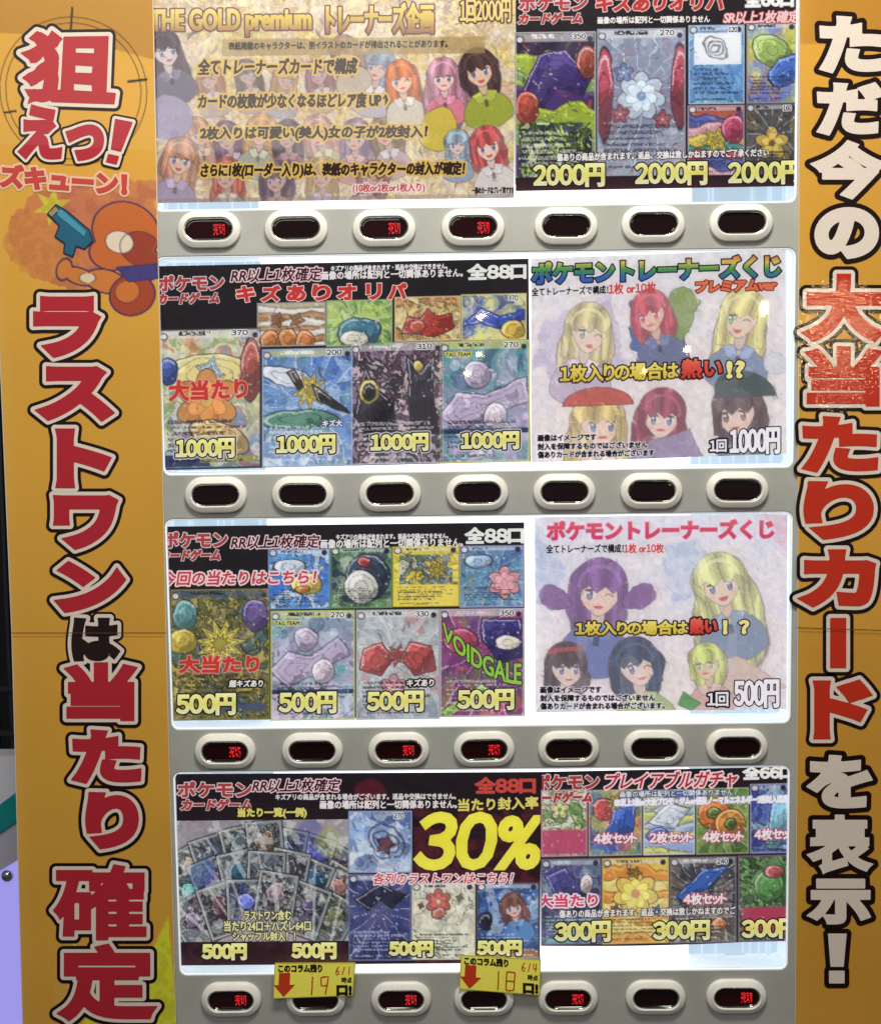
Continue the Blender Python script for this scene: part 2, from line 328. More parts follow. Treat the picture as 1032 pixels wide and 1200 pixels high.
def march(sdf, xs, ys, level):
    """filled region sdf<level as polygons: returns points (N,2) and list of face sizes"""
    f = sdf - level; ins = f < 0; ny, nx = f.shape; pts = []; sizes = []
    c = [ins[:-1, :-1], ins[:-1, 1:], ins[1:, 1:], ins[1:, :-1]]; code = c[0] * 1 + c[1] * 2 + c[2] * 4 + c[3] * 8
    full = code == 15
    for j in range(ny - 1):
        r = np.flatnonzero(np.diff(np.concatenate([[0], full[j].astype(int), [0]])))
        for a, b in zip(r[::2], r[1::2]):
            pts.append([(xs[a], ys[j]), (xs[b], ys[j]), (xs[b], ys[j + 1]), (xs[a], ys[j + 1])]); sizes.append(4)
    J, I = np.nonzero((code > 0) & (code < 15))
    for j, i in zip(J, I):
        q = ((j, i), (j, i + 1), (j + 1, i + 1), (j + 1, i)); poly = []
        for k in range(4):
            a, b = q[k], q[(k + 1) % 4]; fa, fb = f[a], f[b]
            if fa < 0: poly.append((xs[a[1]], ys[a[0]]))
            if (fa < 0) != (fb < 0):
                t = fa / (fa - fb); poly.append((xs[a[1]] + t * (xs[b[1]] - xs[a[1]]), ys[a[0]] + t * (ys[b[0]] - ys[a[0]])))
        if len(poly) > 2: pts.append(poly[::-1]); sizes.append(len(poly))
    return pts, sizes
def T(parent, txt, x0, y0, x1, y1, layers, y, tilt=0, it=0, step=.7, clip=None, name='lettering', mt=None, outer=True, spread=0, loops=None, arc=None, rot=0, dz=.00012, wob=0, pk=None):
    """text fitted to the photo box; layers=[(grow, colour or colour function)] from back to front"""
    if pk is None: pk = any(c in FW for c in txt) and len(txt) < 12
    lp = [l.copy() for l in (loops or (packed(txt) if pk else contours(txt, 9 if name in ('letter', 'percentage') else 3)))]
    al = np.concatenate(lp); mn, mxx = al.min(0), al.max(0); ins = max(l[0] for l in layers) if outer else 0
    X0, X1, Y0, Y1 = x0 + ins, x1 - ins, y0 + ins, y1 - ins; cx, cy = (X0 + X1) / 2, (Y0 + Y1) / 2
    out = []
    for l in lp:
        u = (l[:, 0] - mn[0]) / (mxx[0] - mn[0]); v = 1 - (l[:, 1] - mn[1]) / (mxx[1] - mn[1])
        px = X0 + u * (X1 - X0); py = Y0 + v * (Y1 - Y0)
        if it: px = px + it * (cy - py)
        if arc: px, py = arc(u, v, px, py)
        py = py + tilt * (px - cx)
        if rot:
            c, s = math.cos(rot), math.sin(rot); a, b = px - cx, py - cy; px, py = cx + a * c - b * s, cy + a * s + b * c
        if wob: px = px + wob * (fbm(px, py, 7, 4, 2) - .5); py = py + wob * (fbm(px, py, 7, 9, 2) - .5)
        out.append(np.stack([px, py], 1))
    return raster(parent, out, layers, y, step, clip, name, mt, dz)
def inside_eo(pt, lp):
    x, y = pt; A = lp; B = np.roll(lp, -1, 0); m = (A[:, 1] > y) != (B[:, 1] > y)
    with np.errstate(divide='ignore', invalid='ignore'): xi = (B[:, 0] - A[:, 0]) * (y - A[:, 1]) / (B[:, 1] - A[:, 1]) + A[:, 0]
    return bool(np.count_nonzero(m & (x < xi)) % 2)
def orient(loops):
    """filled outlines turn one way, holes the other"""
    res = []
    for i, l in enumerate(loops):
        dep = sum(inside_eo(l[0], m) for k, m in enumerate(loops) if k != i); x, y = l[:, 0], l[:, 1]
        ar = np.sum(x * np.roll(y, -1) - np.roll(x, -1) * y); res.append(l if (ar > 0) == (dep % 2 == 0) else l[::-1])
    return res
def embolden(loops, b_):
    """mitred offset that keeps corners square"""
    res = []
    for l in loops:
        keep = np.hypot(*(l - np.roll(l, 1, 0)).T) > 1e-3; l = l[keep]
        if len(l) < 3: continue
        e = np.roll(l, -1, 0) - l; e /= np.hypot(e[:, 0], e[:, 1])[:, None]; n = np.stack([e[:, 1], -e[:, 0]], 1); np_ = np.roll(n, 1, 0)
        m = n + np_; q = np.maximum((m * m).sum(1), .55); res.append(l + m * (2 * b_ / q)[:, None])
    return res
def wind(x, y, lp):
    wn = np.zeros(x.shape, int); A = lp; B = np.roll(lp, -1, 0)
    for (ax, ay), (bx, by) in zip(A, B):
        if ay == by: continue
        c = (x < (bx - ax) * (y - ay) / (by - ay) + ax); wn += ((ay <= y) & (by > y) & c).astype(int) - ((by <= y) & (ay > y) & c)
    return wn
def raster(parent, out, layers, y, step=.7, clip=None, name='lettering', mt=None, dz=.00012):
    out = orient(out); b_ = min(l[0] for l in layers)
    if b_ > 0: out = embolden(out, b_); layers = [(l[0] - b_, l[1]) for l in layers]
    mg = max(l[0] for l in layers) + 1.5 * step + 1
    al = np.concatenate(out); mn, mxx = al.min(0) - mg, al.max(0) + mg
    xs = np.arange(mn[0], mxx[0] + step, step); ys = np.arange(mn[1], mxx[1] + step, step)
    d = np.full((len(ys), len(xs)), 1e3); wn = np.zeros(d.shape, int)
    for l in out:
        a = np.searchsorted(xs, l[:, 0].min() - mg) ; b = np.searchsorted(xs, l[:, 0].max() + mg); c = np.searchsorted(ys, l[:, 1].min() - mg); e = np.searchsorted(ys, l[:, 1].max() + mg)
        if b - a < 2 or e - c < 2: continue
        gx, gy = np.meshgrid(xs[a:b], ys[c:e]); s = sd_poly(gx, gy, [l]); d[c:e, a:b] = np.minimum(d[c:e, a:b], np.abs(s))
        j0 = max(0, a - 1); gx, gy = np.meshgrid(xs[a:b], ys[c:e]); wn[c:e, a:b] += wind(gx, gy, l)
    sdf = np.where(wn != 0, -d, d)
    if clip:
        gx, gy = np.meshgrid(xs, ys); k = (gx < clip[0]) | (gx > clip[1])
        if len(clip) > 2: k |= (gy < clip[2]) | (gy > clip[3])
        sdf = np.where(k, 1e3, sdf)
    VV = []; SZ = []; CC_ = []
    lo, hi = al[:, 1].min(), al[:, 1].max()
    for i, (g, colr) in enumerate(layers):
        pts, sizes = march(sdf, xs, ys, g)
        if not pts: continue
        p = np.array([q for poly in pts for q in poly]); VV.append(P(p[:, 0], p[:, 1], y - i * dz)); SZ += sizes
        if callable(colr): CC_.append(lin(colr(p[:, 0], (p[:, 1] - lo) / (hi - lo))))
        else: CC_.append(np.tile(lin(colr), (len(p), 1)))
    if not VV: return None
    V = np.concatenate(VV); return link(name, np_mesh(name, V, np.arange(len(V))[::1], SZ, np.concatenate(CC_)), parent, mt or M['print'])
def vgrad(*cols):
    c = np.array(cols, float)
    def f(x, t):
        t = np.clip(t, 0, 1) * (len(c) - 1); i = np.clip(t.astype(int), 0, len(c) - 2); k = (t - i)[:, None]; return c[i] * (1 - k) + c[i + 1] * k
    return f
def stroke_loops(lines, w):
    """pen strokes as thin closed quads"""
    out = []
    for pl in lines:
        p = np.array(pl, float); d = np.gradient(p, axis=0); n = np.stack([-d[:, 1], d[:, 0]], 1); n /= np.linalg.norm(n, axis=1)[:, None] + 1e-9
        out.append(np.concatenate([p + n * w, (p - n * w)[::-1]]))
    return out
# ------------------------------------------------------------------ vending machine
def rrect(x0, x1, z0, z1, r, n=7):
    p = []
    for cx, cz, a0 in ((x1 - r, z1 - r, 0), (x0 + r, z1 - r, 90), (x0 + r, z0 + r, 180), (x1 - r, z0 + r, 270)):
        p += [(cx + r * math.cos(math.radians(a0 + 90 * i / n)), cz + r * math.sin(math.radians(a0 + 90 * i / n))) for i in range(n + 1)]
    return p
def loft(name, rings, cap=True, smooth=True):
    """rings: list of lists of 3d points, joined one to the next"""
    v = [p for r in rings for p in r]; n = len(rings[0]); f = []
    for k in range(len(rings) - 1):
        for i in range(n): j = (i + 1) % n; f.append((k * n + i, k * n + j, (k + 1) * n + j, (k + 1) * n + i))
    if cap: f.append(tuple((len(rings) - 1) * n + i for i in range(n)))
    me = py_mesh(name, v, f, smooth)
    return me
WX0, WX1, ZT, PER, WH = -.4655, .4650, 1.9500, .3836, .3207
PY = .0065                                   # plane of the posters behind the acrylic
mach = thing('vending_machine', 'grey card vending machine with four lit display windows and rows of oval selection buttons', 'vending machine', loc=(0, 0, 0))
cu = bpy.data.curves.new('front_panel', 'CURVE'); cu.dimensions = '2D'; cu.fill_mode = 'BOTH'; cu.extrude = .010; cu.bevel_depth = .0012; cu.bevel_resolution = 1
def spl(pts):
    s = cu.splines.new('POLY'); s.points.add(len(pts) - 1); s.use_cyclic_u = True
    for i, (a, b_) in enumerate(pts): s.points[i].co = (a, b_, 0, 1)
spl([(-.60, .02), (.62, .02), (.62, 2.10), (-.60, 2.10)])
wins = [(ZT - k * PER - WH, ZT - k * PER) for k in range(4)]
for z0, z1 in wins: spl(rrect(WX0, WX1, z0, z1, .013)[::-1])
co = bpy.data.objects.new('tmp', cu); COL.objects.link(co); dg = bpy.context.evaluated_depsgraph_get(); dg.update()
pm = bpy.data.meshes.new_from_object(co.evaluated_get(dg)); bpy.data.objects.remove(co)
pm.transform(Matrix(((1, 0, 0, 0), (0, 0, 1, .0110), (0, 1, 0, 0), (0, 0, 0, 1)))); pm.name = 'front_panel'
link('front_panel', pm, mach, M['plastic'])
link('cabinet_body', box_mesh('cabinet_body', -.70, .80, .075, .75, .02, 2.12, .004), mach, M['plastic'])
for k, (z0, z1) in enumerate(wins):
    ring = lambda d, y, r: [(a, y, c) for a, c in rrect(WX0 + d, WX1 - d, z0 + d, z1 - d, r)]
    fr_ = link('window_frame', loft('window_frame', [ring(.0000, .0030, .0130), ring(.0004, .0008, .0126), ring(.0030, .0008, .010), ring(.0034, .0030, .0096), ring(.0034, .060, .0096)], cap=False), mach, M['white'])
    link('light_diffuser', box_mesh('light_diffuser', WX0 + .002, WX1 - .002, .058, .064, z0 + .002, z1 - .002), fr_, M['light'])
    for xa, xb, sgn in ((WX0 + .0036, WX0 + .145, 1), (WX1 - .142, WX1 - .0036, -1)):
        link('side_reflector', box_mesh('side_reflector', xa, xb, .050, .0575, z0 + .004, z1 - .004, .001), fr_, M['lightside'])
        for q in range(7):
            xx = xa + (xb - xa) * random.random(); wdt = random.choice([.0008, .0015, .004])
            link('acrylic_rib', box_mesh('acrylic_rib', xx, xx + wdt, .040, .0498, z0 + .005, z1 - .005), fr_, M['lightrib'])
        xm = (xa + xb) / 2
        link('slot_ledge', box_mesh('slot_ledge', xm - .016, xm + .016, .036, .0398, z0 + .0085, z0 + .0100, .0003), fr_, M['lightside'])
    link('acrylic_cover', loft('acrylic_cover', [ring(.0034, .0042, .0096), ring(.0036, .0024, .0096)], cap=True, smooth=False), fr_, M['acrylic'])

def stad(cx, cz, hl, r, y, n=14):
    p = []
    for s, a0 in ((1, -90), (-1, 90)):
        for i in range(n + 1):
            a = math.radians(a0 + 180 * i / n); p.append((cx + s * hl + r * math.cos(a), y, cz + r * math.sin(a)))
    return p
PX = .001255
# bezel 72 x 42 px, opening 54 x 24 px
hl = 15.2 * PX
def prof(rs): return [stad(0, 0, hl, r * PX, y) for r, y in rs]
me_bz = loft('selection_button', prof([(21.4, .0000), (21.3, -.0030), (20.6, -.0062), (20.0, -.0066), (14.6, -.0103), (13.6, -.0106), (13.1, -.0098), (12.6, -.0060), (12.4, .0006)]), cap=False)
me_ri = loft('chrome_ring', prof([(12.7, -.0060), (12.6, -.0077), (12.1, -.0082), (11.5, -.0078), (11.1, -.0060), (11.0, .0000)]), cap=False)
me_ln = loft('display_lens', prof([(11.2, -.0030), (11.0, -.0046), (10.2, -.0051), (9.0, -.0053)]), smooth=False)
me_cl = box_mesh('ring_clip', -13 * PX, 13 * PX, -.0085, -.0070, -12.6 * PX, -11.5 * PX, .0003)
def led_mesh(seed):
    v = []; f = []; rs = random.Random(seed); pat = []
    lp = contours('売切'); al = np.concatenate(lp); mn, mxx = al.min(0), al.max(0)
    N = 14; M_ = 14; gx, gy = np.meshgrid((np.arange(N) + .5) / N * (mxx[0] - mn[0]) + mn[0], mxx[1] - (np.arange(M_) + .5) / M_ * (mxx[1] - mn[1]))
    ins = np.zeros(gx.shape, bool); dd = np.full(gx.shape, 9.)
    for l in lp: s = sd_poly(gx, gy, [l]); ins ^= s < 0; dd = np.minimum(dd, np.abs(s))
    on = ins | (dd < .012)
    for j in range(M_):
        for i in range(N):
            if on[j, i] and rs.random() < .9:
                x = (i - N / 2) * .95 * PX; z = (M_ / 2 - j) * .95 * PX; q = .62 * PX; a = len(v)
                v += [(x, -.0057, z - q), (x + q, -.0057, z - q), (x + q, -.0057, z), (x, -.0057, z)]; f.append((a, a + 1, a + 2, a + 3))
    return py_mesh('sold_out_text', v, f)
me_led = [led_mesh(i) for i in range(3)]
rows = [([(245, 269), (347, 268), (450, 267.5), (554, 266.5), (663, 265), (765, 263), (868, 261)], (0, 2, 3)),
        ([(253, 580), (355, 579.5), (457, 578.5), (559, 577.5), (661, 576.5), (763, 575.5), (863.5, 574)], ()),
        ([(264, 880.5), (366, 879.5), (467, 879), (567, 878), (666, 877.5), (766, 876.5), (863, 875)], (0, 2, 3)),
        ([(271, 1171.5), (370, 1171), (470, 1171), (567, 1170.5), (665, 1170), (768, 1169), (862.5, 1168)], (0, 2, 4, 6))]
for ri, (pts, lit) in enumerate(rows):
    for bi, (bx_, by_) in enumerate(pts):
        c = P(bx_, by_, -.004); bz = link('selection_button', me_bz, mach); bz.location = (float(c[0]), 0, float(c[2])); bz.rotation_euler = (0, random.uniform(-.012, .012), 0)
        if not me_bz.materials: me_bz.materials.append(M['bezel']); me_ri.materials.append(M['chrome']); me_cl.materials.append(M['chrome']); [x.materials.append(M['led']) for x in me_led]
        link('chrome_ring', me_ri, bz); link('ring_clip', me_cl, bz)
        ln = link('display_lens', me_ln.copy(), bz, M['lens_on' if bi in lit else 'lens'])
        if bi in lit:
            bz['label'] = 'oval button whose dark lens shows red sold-out characters'
            t = link('sold_out_text', random.choice(me_led), bz); t.location = (12.0 * PX, 0, -.4 * PX)
        else: bz['label'] = 'oval button with a dark unlit lens'

# ------------------------------------------------------------------ posters
K = (22, 18, 22); Wt = (228, 224, 224); RED = (196, 62, 58); PNK = (214, 108, 118); YEL = (226, 216, 110)
def poster(label, quad, cv, group='printed sheets in the display windows', wave=0):
    r = thing('display_poster', label, 'poster', group, loc=(0, 0, 0))
    sh = art(cv, r, 'sheet', quad, PY, wave=wave); return r
def qd(x0, y0, x1, y1, t):
    h = (x1 - x0) / 2 * t; return [(x0, y0 - h), (x1, y0 + h), (x1, y1 + h), (x0, y1 - h)]
CY = PY - .0005; TY = CY - .0005
def price(p, txt, x0, y0, x1, y1, t, clip=None, white=False, c=((240, 240, 176), (216, 210, 116), (226, 226, 196))):
    if white: lay = [(2.5, (26, 22, 40)), (.45 if '回' in txt else 1.2, (232, 230, 236))]
    elif txt == '1000円': lay = [(4.1, (196, 192, 196)), (2.9, (20, 16, 24)), (1.3, vgrad(*c))]
    else: lay = [(2.9, (34, 26, 28)), (1.35, vgrad(*c))]
    T(p, txt, x0, y0, x1, y1, lay, TY, t, clip=clip, name='price', step=.6)
def note(p, txt, x0, y0, x1, y1, t, col=(222, 220, 220), b=.12, line=None, it=0, clip=None, lw=1.0, name='note', step=.5):
    lay = ([(b + lw, line)] if line else []) + [(b, col)]
    T(p, txt, x0, y0, x1, y1, lay, TY - (.0003 if line else 0), t, it=it, clip=clip, name=name, step=step, outer=False)
def logo(p, x, y, w, t, clip=None, x2=None):
    L = [(2.0, (206, 196, 196)), (.95, (166, 62, 66))]
    T(p, 'ポケモン', x, y, x + w, y + 21, L, TY, t, clip=clip, name='brand_lettering', step=.6)
    x2 = x if x2 is None else x2
    T(p, 'カードゲーム', x2, y + 21, x2 + w * .94, y + 36, [(1.7, (200, 190, 190)), (.9, (166, 62, 66))], TY, t, it=.25, clip=clip, name='brand_lettering', step=.55)
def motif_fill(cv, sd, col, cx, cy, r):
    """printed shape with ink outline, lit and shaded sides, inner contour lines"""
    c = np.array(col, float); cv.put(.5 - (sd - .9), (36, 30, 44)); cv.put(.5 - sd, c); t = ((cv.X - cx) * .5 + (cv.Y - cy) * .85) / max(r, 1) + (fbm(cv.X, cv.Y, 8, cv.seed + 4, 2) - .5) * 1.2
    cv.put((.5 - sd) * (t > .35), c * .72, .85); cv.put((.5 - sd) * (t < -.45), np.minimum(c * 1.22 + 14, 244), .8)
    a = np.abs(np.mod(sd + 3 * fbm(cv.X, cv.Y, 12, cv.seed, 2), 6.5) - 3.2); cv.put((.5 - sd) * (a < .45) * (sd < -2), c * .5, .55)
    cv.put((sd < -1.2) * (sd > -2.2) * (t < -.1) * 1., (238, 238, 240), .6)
def card(p, x0, y0, x1, y1, t, border, pal, ops, sc=22, low=None, txt=(40, 38, 48), top=(214, 214, 216), hp=None, seed=1, clipx=None, title=None, marb=.85, micro=True, holo=.10):
    w, h = x1 - x0, y1 - y0; cv = Cv(w, h, 1.05, seed); cv.grad(pal[:3] if len(pal) > 2 else [pal[0], pal[-1]])
    st = seed % 4; A_ = np.arctan2(cv.Y - h * .42, cv.X - w * .5); D_ = np.hypot(cv.X - w * .5, cv.Y - h * .42)
    if st == 0:      # rays
        cv.marble(pal, sc * 1.8, .5, .1); n_ = 11 + seed % 7; q_ = np.mod(A_ / (2 * math.pi) * n_ + .7 * fbm(cv.X, cv.Y, 20, seed, 2), 1); cv.put((q_ < .32) * 1., pal[1 % len(pal)], .55); cv.put((np.abs(q_ - .33) < .03) * 1., (228, 228, 230), .6); cv.dabs(int(w * h / 110), pal, sc * .3, .6)
    elif st == 1:    # broad colour shapes with ink edges
        cv.marble(pal, sc * 1.1, .95, .5); cv.dabs(int(w * h / 160), pal, sc * .3, .6)
    elif st == 2:    # discs of light
        cv.marble(pal, sc * 2.2, .6, 0); R_ = random.Random(seed)
        for _ in range(26): cx_, cy_, r_d = R_.uniform(0, w), R_.uniform(0, h), R_.uniform(2.5, 11); sd_ = np.hypot(cv.X - cx_, cv.Y - cy_) - r_d; c_ = np.array(R_.choice(pal), float) * 1.15; cv.put(.5 - sd_, np.clip(c_, 0, 240), .45); cv.put(1 - np.abs(sd_), (226, 228, 232), .35)
        cv.dabs(int(w * h / 200), pal, sc * .3, .6)
    else:            # layered hills and clouds
        for k_ in range(7): y_ = h * (.12 + .13 * k_) + (fbm(cv.X, cv.Y * 0 + k_ * 9., w * .35, seed + k_, 3) - .5) * h * .22; c_ = np.array(pal[(k_ * 2 + seed) % len(pal)], float); cv.put((cv.Y - y_), c_); cv.put(1.0 - np.abs(cv.Y - y_), c_ * .45, .8); cv.put((cv.Y - y_ > 2) * (cv.Y - y_ < 5) * 1., np.minimum(c_ * 1.3 + 12, 242), .6)
        cv.dabs(int(w * h / 130), pal, sc * .3, .55)
    cv.paint(int(w * h / 60), 4.5, .4, 3, .16)
    for o in ops:
        k = o[0]
        if k == 'e':
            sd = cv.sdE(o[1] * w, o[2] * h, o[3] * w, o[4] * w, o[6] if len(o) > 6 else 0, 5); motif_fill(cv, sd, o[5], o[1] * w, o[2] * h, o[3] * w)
        elif k == 's':
            for q_, f_ in ((1, 1), (.7, 1.18), (.4, .8)): cv.star(o[1] * w, o[2] * h, o[3] * w * q_, o[3] * w * .5 * q_, o[4], np.clip(np.array(o[5], float) * f_, 0, 245), .3, (44, 36, 48), lw=.7)
        elif k == 'f':
            cv.flower(o[1] * w, o[2] * h, o[3] * w, o[4], o[5], o[6], (60, 44, 54), lw=.8); cv.flower(o[1] * w, o[2] * h, o[3] * w * .66, o[4], np.clip(np.array(o[5], float) * 1.15 + 6, 0, 245), o[6], np.array(o[5], float) * .6, lw=.5)
        elif k == 'r': cv.rect(o[1] * w, o[2] * h, o[3] * w, o[4] * h, o[5], o[6] if len(o) > 6 else 1)
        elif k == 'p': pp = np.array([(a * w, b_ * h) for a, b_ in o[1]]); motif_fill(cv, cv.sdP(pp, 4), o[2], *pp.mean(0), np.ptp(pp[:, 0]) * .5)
        elif k == 'm': cv.marble(o[5], o[6] if len(o) > 6 else 9, .9, .5, ((cv.X > o[1] * w) & (cv.X < o[3] * w) & (cv.Y > o[2] * h) & (cv.Y < o[4] * h)).astype(float), k=3)
        elif k == 'w':
            for i in range(o[1]):
                a = cv.sdE(o[2] * w, o[3] * h, o[4] * w * (i + 1) / o[1], o[4] * w * .8 * (i + 1) / o[1], i * .4, 9); cv.put(1 - np.abs(a) / 1.6, o[5], .8)
        elif k == 'u': cv.person(o[1] * w, o[2] * h, o[3] * w, *o[4:])
    cv.paint(int(w * h / 120), 3.5, .35, 1, .15); cv.fade((150, 150, 158), .05, .95)
    cv.dabs(int(w * h / 300), [(230, 230, 232), (60, 54, 66), pal[0], pal[-1]], 2.2, .6, seed=5); cv.sparks(int(w * h / 300))
    if low: cv.rect(0, low[0] * h, w, low[1] * h, low[2], low[3])
    if micro:
        a = low[0] if low else .64
        cv.micro(.08 * w, a * h + 2, .92 * w, .90 * h, 6, txt, .6)
        cv.rect(.03 * w, 2, .97 * w, 2 + h * .055, top, .6); cv.micro(.2 * w, 3, .60 * w, 3 + h * .05, 1, txt, .9)
        cv.micro(.1 * w, .93 * h, .9 * w, .965 * h, 1, txt, .6)
        cv.sh(cv.sdE(w - 7, h * .04 + 2, 3.2, 3.2), (50, 46, 60), None, shade=0); cv.sh(cv.sdE(6, h * .04 + 2, 3.4, 3), (220, 218, 220), (40, 40, 50))
    cv.gloss(holo)
    dd = np.minimum(np.minimum(cv.X, w - cv.X), np.minimum(cv.Y, h - cv.Y)); cv.put(2.3 - dd, border, .95); cv.put(.9 - dd, (50, 48, 54), .45)
    o = art(cv, p, 'printed_card', qd(x0, y0, x1, y1, t), CY)
    if hp: T(p, hp, x1 - w * .30, y0 + 2 + w * .5 * t, x1 - w * .12, y0 + 10 + w * .5 * t, [(1.0, (225, 225, 225)), (.2, (30, 28, 36))], TY, t, name='card_number', step=.5)
    if title: T(p, title, x0 + w * .2, y0 + 3, x0 + w * .62, y0 + 9.5, [(.9, (215, 215, 215)), (.1, (36, 34, 44))], TY, t, name='card_title', step=.5)
    return o
def header(w, h, step=3.5, cols=((30, 26, 30), (34, 28, 32), (60, 30, 38)), seed=2):
    cv = Cv(w, h, step, seed); cv.grad(cols); cv.marble([(26, 22, 28), (36, 30, 36), (30, 26, 32)], 30, .35, 0); return cv
def oshi(p, x0, y0, x1, y1, t, it=0):  # big winner lettering
    T(p, '大当たり', x0, y0, x1, y1, [(1.9, (206, 160, 150)), (1.1, (190, 58, 50))], TY, t, it=it, name='lettering', wob=2.2, step=.6)

# --- A  gold sheet, top left
cv = Cv(436, 322, 1.15, 31); cv.grad([(206, 196, 150), (214, 206, 180), (208, 196, 176), (212, 198, 190)])
cv.marble([(212, 202, 140), (220, 214, 196), (206, 184, 120), (218, 208, 184), (196, 176, 156), (222, 216, 210), (200, 190, 200)], 26, .8, .12)
cv.marble([(210, 200, 150), (150, 96, 60), (220, 206, 120), (190, 150, 90), (200, 180, 170)], 9, .30, .15, k=2); cv.dabs(900, [(222, 206, 110), (214, 200, 170), (196, 160, 90), (226, 220, 206), (180, 160, 170)], 6, .5)
SK = (222, 198, 182)
for (x, y, r, hr, cl, op) in [(60, 245, 11, (180, 140, 110), (200, 170, 150), .55), (95, 250, 11, (120, 100, 120), (190, 170, 190), .45), (130, 244, 12, (196, 150, 100), (180, 190, 170), .5),
        (165, 250, 11, (90, 80, 90), (170, 140, 150), .45), (205, 246, 12, (200, 160, 150), (190, 190, 150), .5), (245, 252, 12, (150, 130, 160), (200, 160, 160), .5), (285, 246, 12, (140, 120, 90), (200, 180, 190), .5),
        (75, 180, 10, (170, 120, 90), (200, 190, 180), .4), (120, 176, 10, (90, 80, 80), (190, 160, 140), .4), (160, 182, 10, (200, 170, 110), (170, 180, 190), .4), (205, 176, 10, (150, 110, 120), (200, 190, 170), .4),
        (90, 295, 12, (190, 110, 90), (190, 190, 170), .45), (150, 300, 12, (110, 96, 110), (200, 170, 150), .45), (205, 296, 12, (196, 170, 120), (170, 160, 180), .45), (262, 300, 12, (130, 90, 80), (190, 170, 170), .45),
        (270, 168, 13, (130, 150, 170), (190, 190, 200), .7), (238, 150, 11, (150, 110, 100), (200, 190, 170), .5)]:
    cv.person(x, y - 6, r * 1.35, hr, SK, cl, 1, (-1 if x % 20 else 1), min(.78, op * 1.5))
cv.person(24, 140, 19, (62, 52, 66), (206, 196, 196), (84, 82, 104), 1.2, 1, .95)
cv.sh(cv.sdE(22, 222, 28, 26, 0, 5), (150, 144, 176), (110, 100, 120), 1, .8)
cv.person(30, 268, 19, (184, 138, 112), (214, 186, 168), (150, 136, 164), 1.1, 0, .9)
cv.person(303, 178, 17, (190, 112, 66), (226, 196, 170), (196, 190, 176), 1.3, 0, .95)
cv.person(352, 176, 17, (188, 138, 158), (228, 204, 190), (206, 126, 146), 1.7, 0, .95)
cv.person(398, 168, 20, (66, 46, 44), (220, 190, 166), (150, 160, 62), .5, 0, .95)
cv.sh(cv.sdE(345, 240, 22, 26, .3, 6), (206, 190, 84), (120, 100, 60), 1, .85)
cv.person(368, 256, 13, (150, 174, 190), (222, 206, 200), (130, 150, 176), .6, 0, .9)
cv.person(408, 258, 18, (180, 84, 84), (228, 206, 190), (206, 200, 196), .7, 0, .95)
cv.rect(88, 130, 400, 150, (150, 128, 84), .75); cv.rect(0, 317, 436, 322, (120, 100, 96), .5)
cv.put((fbm(cv.X, cv.Y, 60, 5, 3) > .56) * 1.0, (222, 216, 206), .16); cv.paint(1500, 3.5, .35, 2, .12); cv.fade((214, 206, 196), .03, 1.08)
pA = poster('gold and cream sheet with brown handwritten lines and portraits in the top window', [(168, -82), (605, -87), (602, 232), (180, 238)], cv)
BR = (92, 54, 40)
gold = [(2.9, (104, 64, 72)), (1.2, vgrad((226, 206, 120), (196, 172, 74), (140, 92, 78)))]
T(pA, 'THE GOLD premium', 174, 8, 367, 45, gold, TY, -.012, name='heading', step=.7)
T(pA, 'トレーナーズ企画', 380, 2, 510, 42, gold, TY, -.012, name='heading', step=.7)
T(pA, '1回2000円', 537, -3, 600, 28, [(2.2, (92, 60, 60)), (.6, (214, 198, 130))], TY, -.012, name='price', step=.65)
note(pA, '表紙掲載のキャラクターは、別イラストのカードが排出されることがあります。', 268, 48, 524, 57, -.012, (40, 30, 24), .3)
for tx, a, b_, c, d in (('全てトレーナーズカードで構成', 230, 66, 421, 90), ('カードの枚数が少なくなるほどレア度 UP↑', 230, 107, 458, 129), ('2枚入りは可愛い(美人)女の子が2枚封入！', 232, 145, 503, 167), ('さらに1枚(ローダー入り)は、表紙のキャラクターの封入が確定！', 233, 188, 547, 211)):
    T(pA, tx, a, b_, c, d, [(2.9, (206, 176, 96)), (.75, (50, 28, 22))], TY, -.008, name='handwritten_line', step=.5, wob=1.6, it=.08)
T(pA, '(10枚or2枚or1枚入り)', 412, 213, 499, 228, [(1.6, (226, 206, 200)), (.3, (176, 78, 84))], TY, -.012, name='note', step=.55)
note(pA, '一部のカードはプレイ用です!!', 553, 219, 601, 227, -.012, (40, 30, 30), .3)

# --- B  dark sheet, top right
cv = header(334, 304, 3); pB = poster('dark sheet priced 2000 with five printed cards, right in the top window', [(604, -84), (939, -90), (935, 218), (604, 224)], cv)
tB = -.014
logo(pB, 607, -7, 82, tB); T(pB, 'キズありオリパ', 697, -10, 850, 14, [(2.2, (206, 176, 172)), (1.0, (176, 52, 50))], TY, tB, it=.1, name='heading')
T(pB, '全66口', 871, -12, 930, 9, [(1.6, (180, 180, 180)), (.7, (228, 228, 226))], TY, tB, name='heading')
card(pB, 603, 37, 698, 216, tB, (176, 178, 180), [(34, 24, 40), (70, 44, 110), (190, 80, 40), (150, 170, 50), (40, 36, 60), (120, 150, 90)], [('p', [(.05, .45), (.3, .15), (.62, .12), (.95, .3), (.85, .42), (.5, .36), (.35, .5)], (58, 42, 108)), ('e', .15, .5, .14, .2, (168, 66, 50)), ('e', .9, .2, .14, .2, (150, 70, 56)), ('m', .05, .6, .95, .97, [(70, 90, 50), (160, 190, 90), (60, 60, 90), (190, 200, 150), (30, 40, 50)], 10)], 16, hp='350', seed=3, txt=(230, 230, 220))
